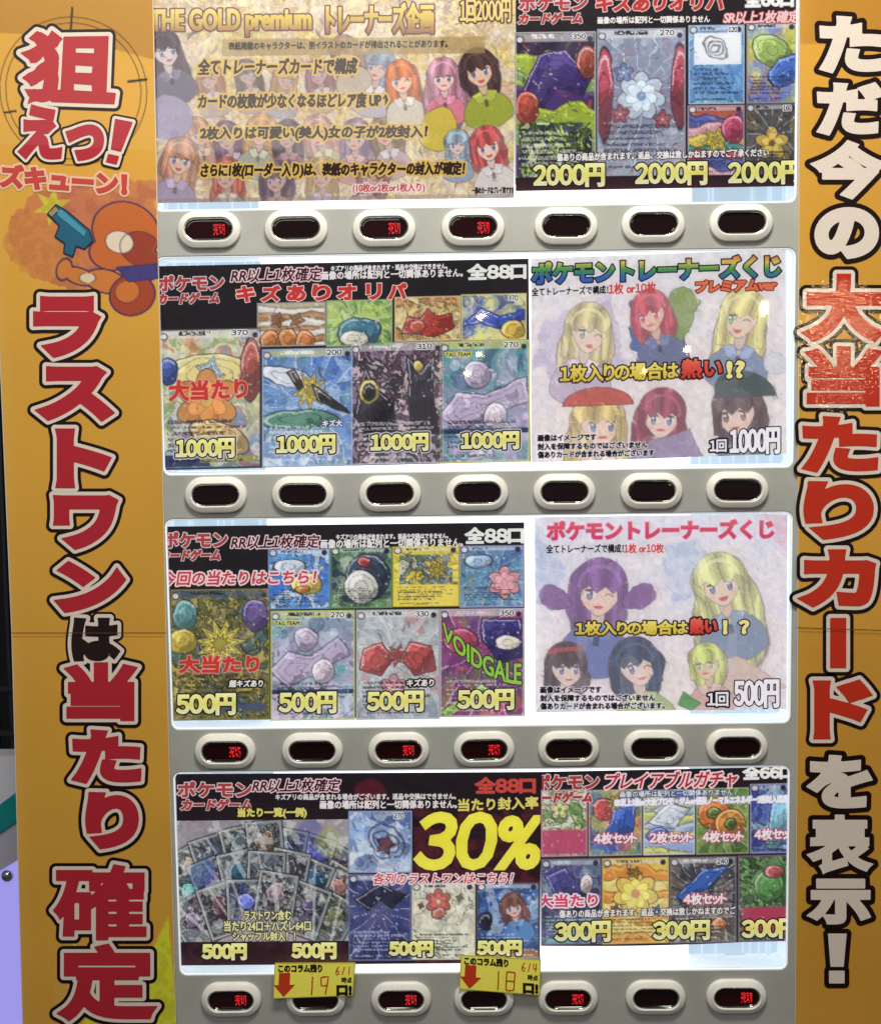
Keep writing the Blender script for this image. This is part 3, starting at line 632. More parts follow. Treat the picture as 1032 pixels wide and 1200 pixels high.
card(pB, 699, 33, 803, 206, tB, (150, 158, 176), [(150, 160, 176), (130, 140, 170), (176, 180, 190), (156, 120, 140), (120, 132, 150)], [('e', .08, .45, .1, .5, (150, 60, 76)), ('e', .93, .4, .09, .45, (150, 60, 76)), ('f', .5, .46, .26, 7, (186, 200, 216), (120, 150, 190)), ('f', .26, .58, .1, 5, (150, 76, 90), (200, 190, 170)), ('f', .74, .62, .1, 5, (156, 80, 92), (200, 190, 170)), ('f', .3, .3, .1, 5, (110, 130, 176), (220, 210, 190))], 13, hp='270', seed=4)
card(pB, 806, 29, 872, 122, tB, (160, 190, 214), [(110, 156, 200), (84, 132, 186), (140, 180, 210)], [('r', .1, .1, .94, .5, (226, 228, 232)), ('w', 3, .5, .3, .22, (60, 64, 72))], 24, low=(.52, .96, (92, 140, 194), .55), hp='120', seed=5, txt=(26, 40, 60))
card(pB, 874, 26, 934, 121, tB, (150, 150, 150), [(150, 176, 80), (206, 190, 90), (90, 130, 196), (196, 120, 90), (110, 100, 180)], [('e', .5, .35, .4, .28, (148, 176, 92), .5), ('e', .8, .6, .4, .25, (70, 110, 190), -.6)], 18, seed=6)
card(pB, 805, 123, 872, 206, tB, (170, 150, 160), [(170, 60, 70), (206, 180, 70), (70, 80, 150), (60, 120, 110), (200, 150, 160)], [('s', .5, .5, .25, 6, (214, 190, 70)), ('e', .8, .35, .2, .25, (176, 70, 100))], 10, seed=7)
card(pB, 873, 121, 935, 206, tB, (90, 90, 94), [(60, 60, 64), (90, 86, 84), (44, 44, 50), (150, 130, 70)], [('f', .5, .55, .3, 5, (196, 170, 80), (120, 90, 50))], 14, hp='160', seed=8)
note(pB, '画像の場所は配列と一切関係ありません', 700, 19, 831, 27, tB, (224, 220, 220), .3)
note(pB, 'SR以上1枚確定', 848, 13, 936, 27, tB, (222, 190, 190), .5, (150, 60, 70), .2)
cvs = Cv(331, 13, 3, 3); cvs.grad([(40, 26, 34), (64, 34, 40)]); art(cvs, pB, 'price_strip', [(604, 208), (935, 204), (935, 218), (604, 224)], CY - .0002)
note(pB, '傷ありの商品が含まれます。返品、交換は致しかねますのでご了承ください', 652, 177, 900, 186, tB - .01, (232, 228, 226), .35, (40, 40, 50), lw=.7)
for a, b_ in (((623, 190), (710, 221)), ((742, 188), (830, 219)), ((851, 187), (940, 218))): price(pB, '2000円', a[0], a[1], b_[0], b_[1], tB, clip=(600, 933.5))

# --- C  dark sheet row 2
cv = header(434, 240, 3.5, seed=4); pC = poster('dark sheet priced 1000 with eight printed cards, left in the second window from the top', [(182.5, 312), (619, 303), (621.5, 541), (190.5, 551)], cv)
t = -.022
logo(pC, 184, 321, 80, t, clip=(184.5, 300), x2=184)
note(pC, 'RR以上1枚確定', 272, 314, 377, 330, t, (60, 26, 34), .35, (226, 196, 200), .2, lw=1.3, step=.5)
note(pC, 'キズアリの商品が含まれます・返品や交換はできません。', 388, 310, 524, 316.5, t, (218, 214, 214), .3)
note(pC, '画像の場所は配列と一切関係ありません。', 377, 316.5, 542, 326, t, (226, 222, 222), .35)
T(pC, '全88口', 547, 308, 617, 328, [(1.4, (70, 80, 70)), (1.0, (226, 226, 222))], TY, t, name='heading')
for i, ch in enumerate('キズありオリパ'):
    x = 276 + i * 29.6; T(pC, ch, x + (4 if ch in 'リ' else 0), 334 - i * .55, x + 24, 355 - i * .55, [(2.1, (226, 206, 204)), (1.2, (190, 56, 52))], TY - .0005, t, name='heading', step=.6)
card(pC, 301, 354, 382, 406, t, (150, 150, 140), [(190, 186, 160), (150, 110, 70), (110, 130, 90), (206, 200, 190)], [('e', .2, .85, .14, .14, (190, 120, 60)), ('e', .45, .8, .13, .13, (200, 130, 70)), ('e', .7, .88, .14, .14, (196, 116, 60)), ('s', .3, .4, .12, 5, (176, 110, 60)), ('s', .58, .42, .12, 5, (190, 140, 80))], 11, seed=11, micro=False)
card(pC, 382, 351, 460, 406, t, (150, 160, 130), [(120, 160, 70), (180, 200, 110), (70, 120, 60), (206, 214, 190)], [('e', .5, .68, .32, .2, (66, 116, 140)), ('e', .42, .82, .2, .1, (206, 206, 186))], 12, seed=12, micro=False)
card(pC, 462, 347, 540, 400, t, (206, 180, 130), [(196, 170, 110), (206, 190, 140), (180, 130, 80)], [('p', [(.1, .8), (.2, .45), (.4, .5), (.5, .3), (.66, .45), (.85, .4), (.9, .7), (.6, .9)], (172, 60, 50)), ('e', .35, .68, .12, .1, (190, 80, 56))], 12, seed=13, micro=False)
card(pC, 540, 344, 617, 399, t, (206, 196, 130), [(206, 200, 140), (60, 90, 180), (220, 210, 110), (40, 60, 120)], [('p', [(.0, .7), (.3, .3), (.6, .5), (1, .35), (1, .55), (.6, .75), (.3, .6)], (56, 86, 186)), ('e', .78, .78, .18, .14, (214, 180, 80))], 12, hp='370', seed=14, micro=False)
card(pC, 186, 385, 306, 549, t, (64, 66, 74), [(190, 186, 130), (206, 200, 160), (90, 110, 170), (180, 90, 60), (120, 150, 90), (196, 200, 200)], [('e', .5, .33, .42, .2, (218, 206, 140)), ('s', .5, .3, .14, 4, (170, 200, 214)), ('f', .47, .52, .3, 6, (200, 136, 70), (206, 176, 90)), ('e', .9, .3, .1, .3, (150, 70, 60)), ('e', .1, .3, .09, .12, (60, 80, 150)), ('e', .6, .78, .3, .14, (206, 170, 110), .4), ('r', 0, .9, .5, .985, (40, 50, 90)), ('r', .4, .915, .97, .955, (150, 144, 60))], 14, hp='370', seed=114, txt=(30, 28, 36))
card(pC, 307, 408, 414, 547, t, (160, 170, 200), [(70, 110, 190), (120, 160, 210), (200, 210, 220), (90, 140, 130), (60, 90, 160)], [('e', .3, .25, .3, .1, (206, 214, 224), .3), ('s', .52, .36, .2, 9, (214, 190, 70)), ('p', [(.55, .3), (.9, .5), (.95, .56), (.6, .44)], (50, 46, 44)), ('p', [(.35, .18), (.45, .32), (.4, .36), (.28, .2)], (60, 50, 40)), ('e', .4, .6, .42, .1, (90, 140, 120))], 16, hp='200', seed=16, top=(220, 210, 120), txt=(235, 235, 240))
card(pC, 411, 401, 520, 544, t, (186, 188, 194), [(60, 56, 66), (130, 110, 130), (190, 170, 176), (90, 60, 80), (160, 150, 160)], [('p', [(.15, .2), (.3, .4), (.45, .5), (.5, .75), (.2, .8), (.05, .6)], (44, 40, 48)), ('e', .2, .4, .1, .13, (190, 176, 80)), ('e', .2, .4, .06, .09, (50, 44, 50)), ('p', [(.6, .1), (.75, .25), (.9, .1), (.88, .4), (.95, .75), (.65, .75), (.62, .4)], (48, 42, 52)), ('e', .72, .2, .05, .06, (200, 180, 80))], 12, hp='310', seed=17, txt=(225, 222, 228))
card(pC, 515, 399, 620.5, 542, t, (206, 204, 120), [(80, 150, 150), (150, 140, 176), (196, 184, 206), (60, 80, 120), (176, 190, 200)], [('p', [(.0, .6), (.2, .42), (.5, .45), (.95, .3), (1, .5), (.6, .6), (.2, .75)], (182, 168, 196)), ('e', .42, .28, .15, .15, (188, 176, 200)), ('e', .62, .62, .13, .14, (206, 190, 206)), ('r', 0, .72, 1, .76, (40, 50, 90))], 14, hp='270', seed=18, top=(222, 214, 130), holo=.18)
oshi(pC, 197, 444, 291, 470, t)
T(pC, 'TAG TEAM', 521, 412, 552, 419, [(1.2, (210, 206, 90)), (.2, (40, 60, 100))], TY, t, name='card_title', step=.5)
T(pC, 'キズ大', 377, 491, 402, 501, [(1.2, (60, 70, 110)), (.3, (230, 230, 235))], TY, t, name='note', step=.5)
for a, b_, c, d in ((203, 511, 278, 540), (321, 507, 396, 535), (431, 505, 505, 532), (537, 503, 611, 530)): price(pC, '1000円', a, b_, c, d, t)

# --- D  trainer sheet row 2 right
def trainer(quad, seed, tones):
    w, h = 298, 236; cv = Cv(w, h, 1.1, seed); cv.grad(tones); cv.marble([tones[0], tones[1], tones[2], (216, 208, 212), (198, 202, 218), (218, 212, 206)], 46, .35, .03)
    return cv
SKN = (218, 196, 178)
cv = trainer(None, 41, [(206, 208, 212), (212, 202, 208), (212, 206, 200)])
cv.sh(cv.sdP([(0, 120), (20, 70), (95, 40), (110, 130), (60, 180)], 20), (176, 168, 196), None, op=.6)
cv.person(62, 84, 25, (190, 180, 130), SKN, (178, 164, 186), 1.1, 1, .95, eye=(80, 110, 90))
cv.sh(cv.sdP([(118, 50), (170, 75), (182, 120), (150, 132), (118, 110)], 16), (58, 86, 146), (40, 40, 60), 1, .9)
cv.sh(cv.sdP([(128, 66), (180, 40), (198, 60), (160, 130), (140, 110)], 12), (120, 146, 70), (40, 50, 50), 1, .8)
cv.person(146, 66, 21, (170, 66, 80), (214, 178, 160), (80, 90, 130), .6, -1, .95, eye=(140, 60, 70))
cv.person(244, 74, 25, (212, 204, 134), SKN, (110, 128, 158), 1.3, -1, .95, eye=(80, 120, 80))
cv.sh(cv.sdE(285, 132, 13, 13, 0, 5), (206, 208, 214), (150, 150, 160), .8, .9)
cv.person(78, 190, 28, (200, 180, 110), (222, 198, 178), (180, 160, 150), 1.3, 1, .95)
cv.sh(np.maximum(cv.sdE(78, 172, 40, 20), cv.Y - 172), (170, 66, 58), (80, 40, 40), .8)
cv.person(150, 186, 25, (132, 60, 76), (222, 196, 180), (130, 116, 150), 1.2, 0, .95)
cv.person(244, 184, 27, (72, 54, 58), (220, 194, 176), (84, 88, 96), .3, -1, .95, eye=(90, 60, 50))
cv.sh(np.maximum(cv.sdE(250, 164, 36, 24, .3), cv.Y - 168), (44, 60, 62), (30, 36, 40), .8)
cv.sh(cv.sdP([(120, 236), (140, 215), (185, 205), (200, 236)], 6), (140, 124, 158), (80, 70, 96), .8, .9)
cv.put((fbm(cv.X, cv.Y, 30, 3, 3) > .6) * 1., (214, 206, 214), .12); cv.paint(2200, 4, .4, 2, .10); cv.fade((238, 234, 236), .24, 1.05)
pD = poster('pale sheet with rainbow heading, six portraits and price 1000, right side', [(622, 303), (920, 292), (921, 531.5), (622.5, 542.5)], cv)
t = -.033
T(pD, 'ポケモントレーナーズくじ', 621, 301, 916, 331, [(2.9, (24, 24, 34)), (1.4, vgrad((196, 110, 70), (200, 180, 80), (70, 140, 80), (50, 100, 170), (60, 84, 150)))], TY, t, name='heading', step=.7)
note(pD, '全てトレーナーズで構成！', 623, 336, 712, 345.5, t, (28, 24, 28), .28, step=.5)
note(pD, '1枚 or10枚', 713, 331.5, 768, 344, t, (190, 70, 66), .4)
T(pD, 'プレミアムver', 813, 326, 911, 343, [(2.2, (120, 50, 40)), (.9, (214, 110, 76))], TY, t, it=.1, name='heading', step=.6)
def hot(p, x0, y0, x1, y1, hx0, hx1, ex0, ex1, ex, t, up=0):
    c = vgrad((232, 216, 120), (200, 176, 60))
    T(p, '1枚入りの場合は', x0, y0, x1, y1, [(2.4, (48, 38, 30)), (.75, c)], TY, t, name='lettering', step=.6)
    T(p, '熱い', hx0, y0 - 4 + up, hx1, y1 - 1 + up, [(2.9, (44, 24, 26)), (1.0, vgrad((220, 110, 90), (196, 52, 44)))], TY - .0005, t, name='lettering', step=.6, it=.05)
    T(p, ex, ex0, y0 - 1 + up, ex1, y1 - 1 + up, [(2.8, (48, 38, 30)), (1.3, (232, 222, 150))], TY, t, name='lettering', step=.6)
hot(pD, 654, 424, 796, 448, 796, 848, 849, 874, '!?', t, -2)
for i, (tx, w) in enumerate((('画像はイメージです', 68), ('封入を保障するものではございません', 128), ('傷ありカードが含まれる場合がございます', 136))): note(pD, tx, 630, 509 + i * 9.5, 630 + w, 516.5 + i * 9.5, t * .6, (28, 24, 30), .35, (206, 200, 208), lw=.8)
price(pD, '1回', 829, 513, 853, 532, t, white=True); price(pD, '1000円', 853, 500, 915, 534, t, white=True)

# --- E  dark sheet row 3
cv = header(420, 226, 3.5, seed=5); pE = poster('dark sheet priced 500 with eight printed cards, left in the third window from the top', [(195, 617), (614, 612), (615, 838.5), (202, 844.5)], cv)
t = -.012
logo(pE, 190, 622, 78, t, clip=(196.5, 320), x2=187)
note(pE, 'RR以上1枚確定', 272, 627.5, 374, 642.5, t, (60, 26, 34), .35, (226, 196, 200), .2, lw=1.3)
note(pE, 'キズアリの商品が含まれます。返品や交換はできません。', 394, 625.5, 525, 631.5, t, (218, 214, 214), .3)
note(pE, '画像の場所は配列と一切関係ありません。', 376, 631.5, 542, 641.5, t, (226, 222, 222), .35)
T(pE, '全88口', 544, 617, 614, 637.5, [(1.4, (70, 80, 70)), (1.0, (226, 226, 222))], TY, t, name='heading')
card(pE, 314, 643, 387, 714, t, (110, 150, 200), [(60, 110, 190), (90, 150, 210), (180, 200, 220)], [('e', .35, .3, .25, .12, (200, 210, 224)), ('e', .62, .58, .24, .17, (216, 196, 80)), ('e', .55, .68, .1, .05, (206, 130, 60))], 18, seed=21)
card(pE, 387, 641, 460, 713, t, (100, 140, 90), [(60, 100, 70), (40, 50, 70), (110, 150, 100), (200, 204, 190)], [('e', .6, .5, .34, .38, (50, 64, 84)), ('e', .5, .66, .26, .26, (200, 200, 190)), ('e', .55, .24, .1, .08, (160, 60, 60))], 11, seed=22)
card(pE, 460, 640, 538, 711, t, (214, 196, 60), [(214, 190, 60), (220, 206, 100), (206, 180, 70)], [('m', .1, .14, .9, .62, [(120, 140, 170), (190, 190, 180), (90, 120, 110), (214, 190, 60)], 9), ('s', .66, .4, .16, 7, (222, 190, 60))], 30, seed=23, title='', low=(.64, .95, (222, 204, 96), .9), holo=.05)
card(pE, 538, 639, 613.5, 712, t, (150, 150, 190), [(60, 90, 160), (90, 140, 170), (130, 170, 190), (150, 140, 120)], [('f', .7, .6, .24, 6, (214, 150, 160), (226, 180, 180)), ('e', .3, .25, .2, .1, (160, 190, 220))], 12, seed=24)
cc = card(pE, 200, 690, 316.5, 844, t, (130, 120, 70), [(120, 116, 70), (150, 140, 90), (100, 100, 60), (176, 160, 80), (80, 110, 110)], [('e', .15, .2, .12, .15, (90, 140, 140)), ('e', .85, .2, .13, .16, (100, 80, 140)), ('s', .5, .42, .26, 11, (206, 190, 80)), ('e', .12, .4, .14, .12, (190, 170, 70)), ('r', .5, .87, .95, .93, (70, 84, 110))], 12, seed=25, top=(70, 90, 120), txt=(50, 46, 30))
card(pE, 317, 715, 416, 844, t, (190, 196, 110), [(80, 150, 150), (150, 140, 176), (196, 184, 206), (60, 90, 110), (176, 190, 200)], [('p', [(.0, .55), (.2, .38), (.5, .42), (.8, .25), (.95, .4), (.6, .55), (.2, .7)], (182, 168, 196)), ('e', .42, .26, .14, .14, (188, 176, 200)), ('e', .62, .56, .13, .14, (206, 190, 206)), ('r', 0, .72, 1, .76, (40, 50, 90))], 13, hp='270', seed=26, top=(222, 214, 130), holo=.18)
card(pE, 417, 714, 515, 843, t, (176, 182, 186), [(170, 176, 180), (190, 196, 200), (140, 150, 160), (180, 120, 120)], [('p', [(.1, .35), (.3, .3), (.45, .45), (.3, .6), (.05, .55)], (176, 78, 76)), ('p', [(.9, .35), (.65, .3), (.55, .45), (.7, .6), (.95, .55)], (176, 78, 76)), ('s', .5, .42, .14, 6, (190, 100, 90)), ('f', .45, .72, .16, 6, (206, 150, 160), (220, 200, 190))], 12, hp='330', seed=128, marb=.7)
card(pE, 515, 713, 614.5, 840, t, (196, 190, 196), [(150, 60, 110), (90, 50, 120), (190, 80, 110), (110, 140, 70)], [('p', [(.5, .1), (.95, .1), (.98, .45), (.7, .5), (.5, .3)], (56, 48, 110)), ('e', .8, .32, .14, .08, (226, 216, 200)), ('e', .25, .3, .2, .14, (170, 60, 90)), ('p', [(.0, .95), (.5, .7), (.6, .75), (.1, 1)], (150, 190, 90))], 16, hp='350', seed=28, txt=(220, 200, 220))
note(pE, '今回の当たりはこちら！', 190, 669, 370, 685, t, (184, 66, 84), .5, (228, 206, 206), .15, clip=(196.5, 400), lw=1.7, name='heading')
oshi(pE, 209, 767, 305, 790, t)
T(pE, 'TAG TEAM', 321, 727, 352, 734, [(1.2, (210, 206, 90)), (.2, (40, 60, 100))], TY, t, name='card_title', step=.5)
L_ = contours('VOIDGALE')
T(pE, 'VOIDGALE', 517, 742, 612, 762, [(1.8, (40, 50, 50)), (.6, (150, 196, 74))], TY - .0004, 0, name='lettering', step=.6, arc=lambda u, v, px, py: (px, 738 + 52 * (1 - (1 - u) ** 1.9) + (v - .5) * (18 + 6 * u)))
T(pE, '超キズあり', 267, 795, 310, 807, [(2.0, (24, 20, 28)), (.35, (230, 226, 220))], TY, t, it=.1, name='note', step=.5)
T(pE, 'キズあり', 475, 794, 510, 806, [(2.0, (24, 20, 28)), (.35, (230, 226, 220))], TY, t, it=.1, name='note', step=.5)
for a, b_, c, d in ((205, 811, 278, 840), (325, 809, 396, 838), (428, 808, 498, 836), (534, 806, 604, 834)): price(pE, '500円', a, b_, c, d, t)

# --- F  trainer sheet row 3 right
cv = trainer(None, 47, [(196, 202, 214), (214, 206, 212), (214, 200, 204)])
cv.sh(cv.sdP([(0, 20), (40, 60), (20, 110), (0, 100)], 10), (150, 170, 206), None, op=.5); cv.sh(cv.sdP([(150, 40), (190, 30), (230, 80), (160, 110)], 14), (160, 180, 212), None, op=.5); cv.sh(cv.sdP([(270, 0), (298, 0), (298, 60)], 10), (206, 160, 180), None, op=.5)
cv.person(74, 88, 30, (112, 76, 134), (222, 196, 180), (90, 104, 160), .75, 0, .95)
for s in (-1, 1): cv.sh(cv.sdE(74 + s * 50, 98, 20, 13, s * -.5, 8), (118, 82, 138), (70, 50, 90), .8, .95)
cv.person(226, 80, 28, (198, 204, 140), SKN, (116, 132, 160), 1.8, 0, .95)
cv.person(36, 180, 23, (64, 54, 60), (214, 196, 184), (190, 190, 200), .6, 1, .95); cv.rect(16, 158, 56, 163, (170, 60, 60), .8, -.1)
cv.person(124, 178, 26, (50, 62, 88), (222, 198, 186), (150, 170, 110), .45, 1, .95)
cv.sh(cv.sdP([(200, 180), (240, 172), (280, 196), (298, 210), (250, 220), (205, 206)], 8), (206, 186, 176), (150, 110, 100), .8, .8)
cv.person(206, 178, 19, (186, 200, 110), (224, 196, 170), (206, 160, 150), .4, -1, .9, eye=(90, 120, 70))
cv.sh(cv.sdP([(170, 228), (176, 214), (186, 222), (196, 228), (184, 236)], 3), (70, 130, 70), (40, 80, 50), .8)
cv.put(((vnoise(cv.X / 18, cv.Y / 30, 4) > .7)) * 1., (220, 214, 222), .14); cv.paint(2200, 4, .4, 2, .10); cv.fade((238, 234, 236), .24, 1.05)
pF = poster('pale sheet with pink heading, five portraits and price 500, right in the third window', [(626, 606), (922, 602), (921, 831), (627, 835)], cv)
t = -.010
T(pF, 'ポケモントレーナーズくじ', 639, 608, 908, 634, [(2.6, (206, 188, 206)), (1.3, vgrad((214, 96, 110), (196, 66, 104)))], TY, t, name='heading', step=.7)
note(pF, '全てトレーナーズで構成！', 640, 638, 730, 648, t, (28, 24, 28), .28)
note(pF, '1枚 or10枚', 731, 637, 777, 648, t, (196, 76, 72), .35)
hot(pF, 672, 726, 807, 746, 806, 842, 845, 879, '！？', t)
for i, (tx, w) in enumerate((('画像はイメージです', 71), ('封入を保障するものではございません', 134), ('傷ありカードが含まれる場合がございます。', 145))): note(pF, tx, 633, 804.5 + i * 9.5, 633 + w, 812 + i * 9.5, t * .6, (28, 24, 30), .35, (206, 200, 208), lw=.8)
price(pF, '1回', 826, 809, 855, 830, t, white=True); price(pF, '500円', 858, 795, 914, 831, t, white=True)

# --- G  dark sheet row 4
cv = header(428, 224, 3.0, ((32, 26, 32), (40, 28, 36), (70, 30, 44), (50, 30, 40)), 6)
cv.sh(cv.sdE(228, 22, 18, 14), (110, 30, 44), None, op=.6); cv.marble([(60, 26, 34), (96, 36, 46), (44, 26, 34)], 20, .7, 0, ((cv.X > 280) & (cv.Y > 36)).astype(float))
pG = poster('dark sheet with yellow 30 percent and fanned sleeved cards in the bottom window', [(204, 907), (634, 904.5), (632.5, 1128), (208.5, 1131.5)], cv)
t = -.005
cv = Cv(203, 143, 1.1, 61); cv.grad([(150, 142, 150), (176, 168, 176)]); cv.marble([(150, 144, 150), (170, 164, 172)], 40, .4, 0)
rs = random.Random(5)
for row, (yy, n, w, h) in enumerate(((34, 7, 42, 56), (66, 7, 44, 58), (100, 6, 46, 60))):
    for i in sorted(range(n), key=lambda q: -abs(q - n / 2 + .3)):
        f = i / (n - 1); a = (f - .5) * 1.05 + rs.uniform(-.09, .09); x = 18 + f * 168 + rs.uniform(-4, 4); y = yy + 20 * (2 * f - 1) ** 2 - (6 if row == 2 else 0) + rs.uniform(-5, 5); g = rs.randint(-10, 34); m = (112 + g, 116 + g, 122 + g)
        X, Y = cv.X - x, cv.Y - y; c, q = math.cos(a), math.sin(a); u, v = X * c + Y * q, -X * q + Y * c
        sd = np.maximum(np.abs(u) - w / 2, np.abs(v) - h / 2); cv.put(.5 - (sd - 1.2), (30, 32, 36)); cv.put(.5 - sd, (146, 150, 152))
        ink = np.array((rs.randint(50, 110), rs.randint(60, 110), rs.randint(70, 140)), float)
        cv.marble([m, ink, (176, 178, 172), (52, 54, 60), (m[0] - 30, m[1] - 26, m[2] - 20)], 8, .9, .3, np.clip(.5 - (sd + 3), 0, 1), k=i + row * 4)
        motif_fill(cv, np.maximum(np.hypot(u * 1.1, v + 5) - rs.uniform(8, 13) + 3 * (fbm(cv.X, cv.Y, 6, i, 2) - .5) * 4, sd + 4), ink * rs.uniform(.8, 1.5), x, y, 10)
        cv.put(np.clip(.5 - np.maximum(np.abs(v - h * .32) - 5, np.abs(u) - w / 2 + 5), 0, 1), (160, 162, 160), .5); cv.put((np.mod(v, 3.2) < 1.2) * (np.abs(v - h * .32) < 5) * (np.abs(u) < w / 2 - 7) * (vnoise(u / 1.4, v / 3, 3) > .4), (50, 50, 54), .6)
        cv.put((np.abs(u - rs.uniform(-12, 12) - v * .3) < rs.uniform(.8, 3)) * (sd < -1) * 1., (222, 226, 226), .5); cv.put((sd < 0) * (sd > -1.4) * (u < 0) * 1., (216, 220, 220), .5)
for (x, y, cl) in ((30, 62, (60, 100, 160)), (156, 18, (90, 100, 170)), (180, 26, (160, 170, 96))): cv.put(.5 - cv.sdE(x, y, 15, 18, .4, 8), cl, .45)
cv.put((fbm(cv.X, cv.Y, 12, 6, 3) > .66) * 1., (206, 210, 208), .55)
art(cv, pG, 'card_fan_photo', [(205, 962), (408, 960), (408.5, 1106), (208.5, 1107)], CY)
logo(pG, 207, 914.5, 90, t, x2=212)
note(pG, 'RR以上1枚確定', 297, 913, 398, 928, t, (60, 26, 34), .35, (226, 196, 200), .25, lw=1.3)
note(pG, 'キズアリの商品が含まれる場合がございます。返品や交換はできません。', 323, 930, 534, 937, t, (218, 214, 214), .3)
note(pG, '画像の場所は配列と一切関係ありません。', 375, 938, 535, 947.5, t, (226, 222, 222), .35)
note(pG, '当たり一覧(一例)', 279, 947, 359, 958.5, t, (214, 206, 110), .6, (30, 26, 30), lw=1)
T(pG, '全88口', 556, 910, 628, 930.5, [(1.5, (120, 50, 50)), (1.0, (196, 76, 66))], TY, t, name='heading')
card(pG, 408, 950, 483, 1023, t, (150, 160, 190), [(90, 120, 176), (150, 176, 206), (206, 212, 220), (60, 80, 130)], [('s', .58, .55, .17, 5, (130, 60, 70)), ('w', 3, .58, .5, .3, (40, 40, 60))], 18, hp='270', seed=130, title='', micro=False)
card(pG, 408, 1024, 482, 1126, t, (110, 116, 150), [(36, 44, 90), (60, 70, 130), (30, 34, 60), (90, 80, 120)], [('p', [(.1, .3), (.5, .12), (.9, .25), (.7, .4), (.5, .3), (.3, .42)], (24, 26, 50))], 12, seed=32, txt=(200, 200, 220))
card(pG, 482, 1034, 557, 1125, t, (190, 190, 180), [(206, 206, 186), (214, 208, 180), (196, 204, 196)], [('f', .42, .25, .19, 6, (186, 90, 80), (214, 200, 150)), ('e', .42, .4, .1, .09, (190, 110, 96)), ('s', .75, .2, .06, 4, (150, 160, 90)), ('s', .15, .3, .05, 4, (160, 150, 90))], 20, seed=33, marb=.5)
card(pG, 558, 1034, 632, 1125, t, (90, 80, 84), [(50, 80, 150), (60, 110, 170), (40, 60, 100), (196, 204, 210)], [('u', .62, .3, .17, (120, 76, 66), (222, 192, 176), (80, 130, 190), .8), ('r', 0, .88, 1, .96, (150, 100, 60)), ('e', .15, .5, .1, .14, (44, 44, 60))], 12, seed=34, txt=(220, 220, 226))
cvs = Cv(200, 25, 3, 3); cvs.grad([(40, 26, 34), (64, 36, 44)]); cvs.marble([(44, 28, 36), (70, 40, 48)], 20, .5, 0); art(cvs, pG, 'price_strip', [(208.4, 1104), (408.5, 1102.5), (408.5, 1130), (208.8, 1131.2)], CY - .0002)
T(pG, '30%', 487, 950, 637, 1021, [(4.2, (60, 40, 40)), (3.3, vgrad((234, 228, 84), (224, 216, 70), (230, 224, 90)))], TY - .0002, t, it=.14, name='percentage', clip=(470, 633), step=.8)
note(pG, '当たり封入率', 537, 935, 630, 949, t - .03, (216, 206, 110), .6, (40, 30, 30), lw=.8)
note(pG, '各列のラストワンはこちら！', 438, 1023, 600, 1036, t, (190, 70, 90), .2, (228, 214, 216), .25, lw=1.4, name='heading')
for tx, a, b_, c, d in (('ラストワン含む', 286, 1067, 341, 1078), ('当たり24口＋ハズレ64口', 263, 1079, 364, 1091), ('シャッフル封入！！', 273, 1092, 346, 1102.5)): note(pG, tx, a, b_, c, d, t, (222, 218, 160), .4, (60, 56, 56), lw=1.0)
for a, b_, c, d in ((235, 1104, 291, 1127), (340, 1103, 396, 1126), (454, 1101, 509, 1123), (557, 1100, 613, 1122)): price(pG, '500円', a, b_, c, d, t)

# --- H  dark sheet row 4 right
cv = header(290, 205, 3, ((36, 28, 34), (70, 50, 60), (60, 50, 60)), 7); pH = poster('dark sheet priced 300 with nine printed cards, right in the bottom window', [(633, 904.5), (923.5, 898.5), (924, 1102), (633.5, 1108.5)], cv, wave=2.5)
t = -.022
card(pH, 633.5, 925, 688, 1004, t, (196, 140, 160), [(110, 150, 90), (190, 200, 150), (206, 206, 190)], [('r', 0, .60, 1, .96, (184, 80, 112)), ('f', .4, .3, .2, 5, (206, 206, 150), (120, 160, 80))], 12, seed=41, micro=False)
card(pH, 689, 925, 752, 1003, t, (176, 170, 150), [(80, 130, 90), (190, 80, 80), (60, 90, 170), (206, 190, 110)], [('e', .3, .3, .22, .2, (200, 90, 90)), ('p', [(.3, .8), (.5, .25), (.9, .2), (.8, .8)], (56, 88, 176)), ('s', .5, .2, .18, 8, (222, 196, 90))], 10, seed=42, micro=False)
card(pH, 753, 925, 814, 1002, t, (196, 200, 214), [(60, 80, 160), (150, 170, 210), (206, 212, 222), (190, 190, 110)], [('p', [(.1, .5), (.5, .2), (.9, .3), (.6, .6)], (206, 214, 226)), ('e', .3, .7, .2, .15, (70, 96, 170))], 8, seed=43, micro=False)
card(pH, 815, 923, 877, 1001, t, (150, 170, 110), [(90, 130, 70), (150, 170, 90), (60, 90, 50)], [('e', .35, .38, .3, .3, (206, 120, 60)), ('e', .35, .38, .13, .13, (110, 130, 60)), ('e', .65, .55, .28, .3, (190, 130, 56)), ('e', .65, .55, .1, .1, (80, 110, 50))], 14, seed=44, micro=False)
card(pH, 878, 918, 924, 1000, t, (150, 150, 196), [(60, 70, 150), (90, 110, 180), (130, 170, 190)], [('p', [(.4, .9), (.55, .3), (.95, .15), (1, .6), (.7, .95)], (120, 170, 190))], 14, seed=45)
card(pH, 633.5, 1006, 704.5, 1107, t, (110, 110, 130), [(60, 60, 110), (40, 44, 70), (110, 150, 160), (90, 80, 140)], [('p', [(.05, .2), (.4, .1), (.7, .4), (.3, .5)], (64, 60, 130)), ('e', .75, .3, .12, .14, (196, 180, 180))], 10, seed=46, txt=(190, 220, 210))
